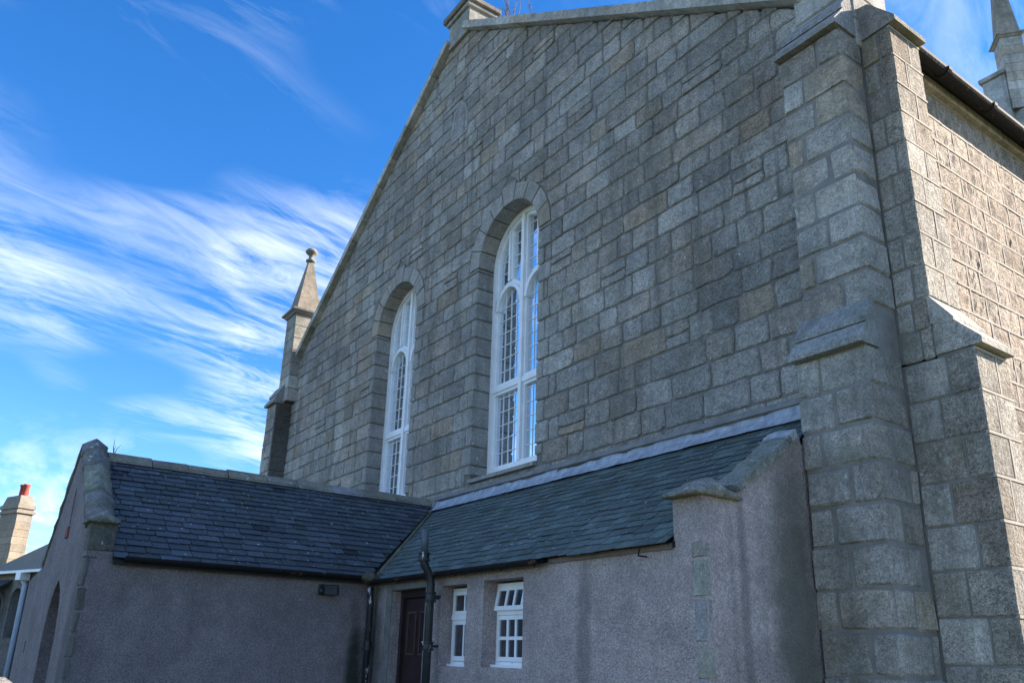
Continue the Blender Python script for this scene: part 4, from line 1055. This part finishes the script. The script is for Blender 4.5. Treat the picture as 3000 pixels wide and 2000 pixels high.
# hipped slate roof
def roofpt(px, py, pitch=.62):
    """where a pixel's ray meets the hall's front roof slope"""
    A = HP(0, .25, 2.42); nr = (Vn * pitch + Vector((0, 0, 1))).normalized(); d = ray(px, py); return d * (A.dot(nr) / d.dot(nr))
eL, eR = HP(-3.2, .25, 2.42), HP(9, .25, 2.42)
hp = roofpt(61, 1627); hp2 = roofpt(147, 1589); uu = (hp2 - H0).dot(U); 
rz = hp2.z; dn = (rz - 2.42) / .62
apex1 = hp2; apex2 = HP(9, .25 - dn, rz); back = [HP(9, .25 - 2 * dn, 2.42), HP(-3.2 - 0, .25 - 2 * dn, 2.42)]
v = [eL, eR, apex2, apex1, back[0], back[1]]; f = [[0, 1, 2, 3], [3, 2, 4, 5], [0, 3, 5], [1, 4, 2], [0, 5, 4, 1]]
obj('roof', v, f, M_SLATE2, hall, (.8, .8, .8))
obj('gutter', *hbox(-3.2, 9, .25, .36, 2.33, 2.42), M_WHITE, hall)
pA, pB = HP(-.55, .32, 2.3), HP(-.55, .12, 1.9)
hd_ = on(85, 1690, 2, 2.22); 
dpp = obj('downpipe', *tube([HP(-.45, .28, 2.30), HP(-.45, .22, 2.1), HP(-.45, .10, 1.95), HP(-.45, .10, GZ)], .085, 10), M_BLUEWHITE, hall, smooth=True)
obj('rainwater_head', *hbox(-.62, -.28, .06, .40, 2.08, 2.33), M_WHITE, dpp)
obj('back_wall', *hbox(-3, 9, -2 * dn + .3, -2 * dn + .6, GZ, 2.38), M_BUTT, hall, (.22, .215, .205))
obj('gable_wall', *hbox(-3, -2.7, -2 * dn + .6, -.36, GZ, 2.38), M_BUTT, hall, (.24, .235, .22))
# small dark lean-to porch in front of the hall
q0 = hz(0, 1690, 1.2)[0]; q1 = hz(30, 1737, 0.0); 
v, f = prism([(0.0, 2.15), (1.3, 1.35), (1.3, 1.28), (0.0, 2.08)], 0, q0 - 3.0, q1[0]); obj('porch_roof', [HP(a, b, c) for a, b, c in v], f, M_SLATE, hall)
obj('porch_wall', *hbox(q0 - 3, q1[0] - .12, .9, 1.1, GZ, 1.3), M_BUTT, hall, (.10, .10, .10))
# chimney of the house beyond
cb = ray(19, 1649); kd = 39.0 / cb.length; CB = cb * kd
def CP(u, n, z): return CB + U * u + Vn * n + Vector((0, 0, z))
def cbox(u0, u1, n0, n1, z0, z1):
    v, f = box(u0, u1, n0, n1, z0, z1); return [CP(*q) for q in v], f
ch = empty('chimney_stack', CP(-.6, -.4, GZ - CB.z), 'tall granite chimney stack with two red clay pots rising beyond the hall roof', 'chimney')
M_CH = granite('chimney_granite', .4, .5, .02, .2, .2, 9)
z = GZ - CB.z
while z < 2.25:
    z1 = min(z + .3, 2.25); obj('chimney_stone', *cbox(-1.45 + rnd.uniform(-.01, .01), rnd.uniform(-.012, .012), -.62, rnd.uniform(-.01, .01), z + .006, z1 - .006), M_CH, ch, rnd.choice(((.27, .235, .185), (.30, .265, .21), (.26, .235, .20)))); z = z1
obj('chimney_core', *cbox(-1.43, -.02, -.60, -.02, GZ - CB.z, 2.24), M_MORTAR2, ch)
obj('chimney_band', *cbox(-1.52, .07, -.69, .07, 2.05, 2.16), M_CH, ch, (.28, .25, .2))
obj('chimney_band', *cbox(-1.50, .05, -.67, .05, 2.252, 2.42), M_CH, ch, (.28, .25, .2))
v, f = frustum(0, 0, 0, 1, 1, .8); obj('chimney_cap', [CP(-.725 + q[0] * .72, -.31 + q[1] * .31, 2.42 + q[2] * .38) for q in v], f, M_CH, ch, (.26, .24, .2))
for u_ in (-.36, -.62):
    c = CP(u_, -.31, 2.78); v, f = lathe(0, 0, [(.13, 0), (.15, .02), (.13, .06), (.115, .42), (.14, .45), (.14, .52), (.11, .52)], 14)
    obj('chimney_pot', [c + Vector(q) for q in v], f, M_TERRA, ch, smooth=True)

# ------------------------------------------------------------------ lift everything so that the ground lies at z = 0
for o in TOPS: o.location.z += EYE
S.render.film_transparent = False
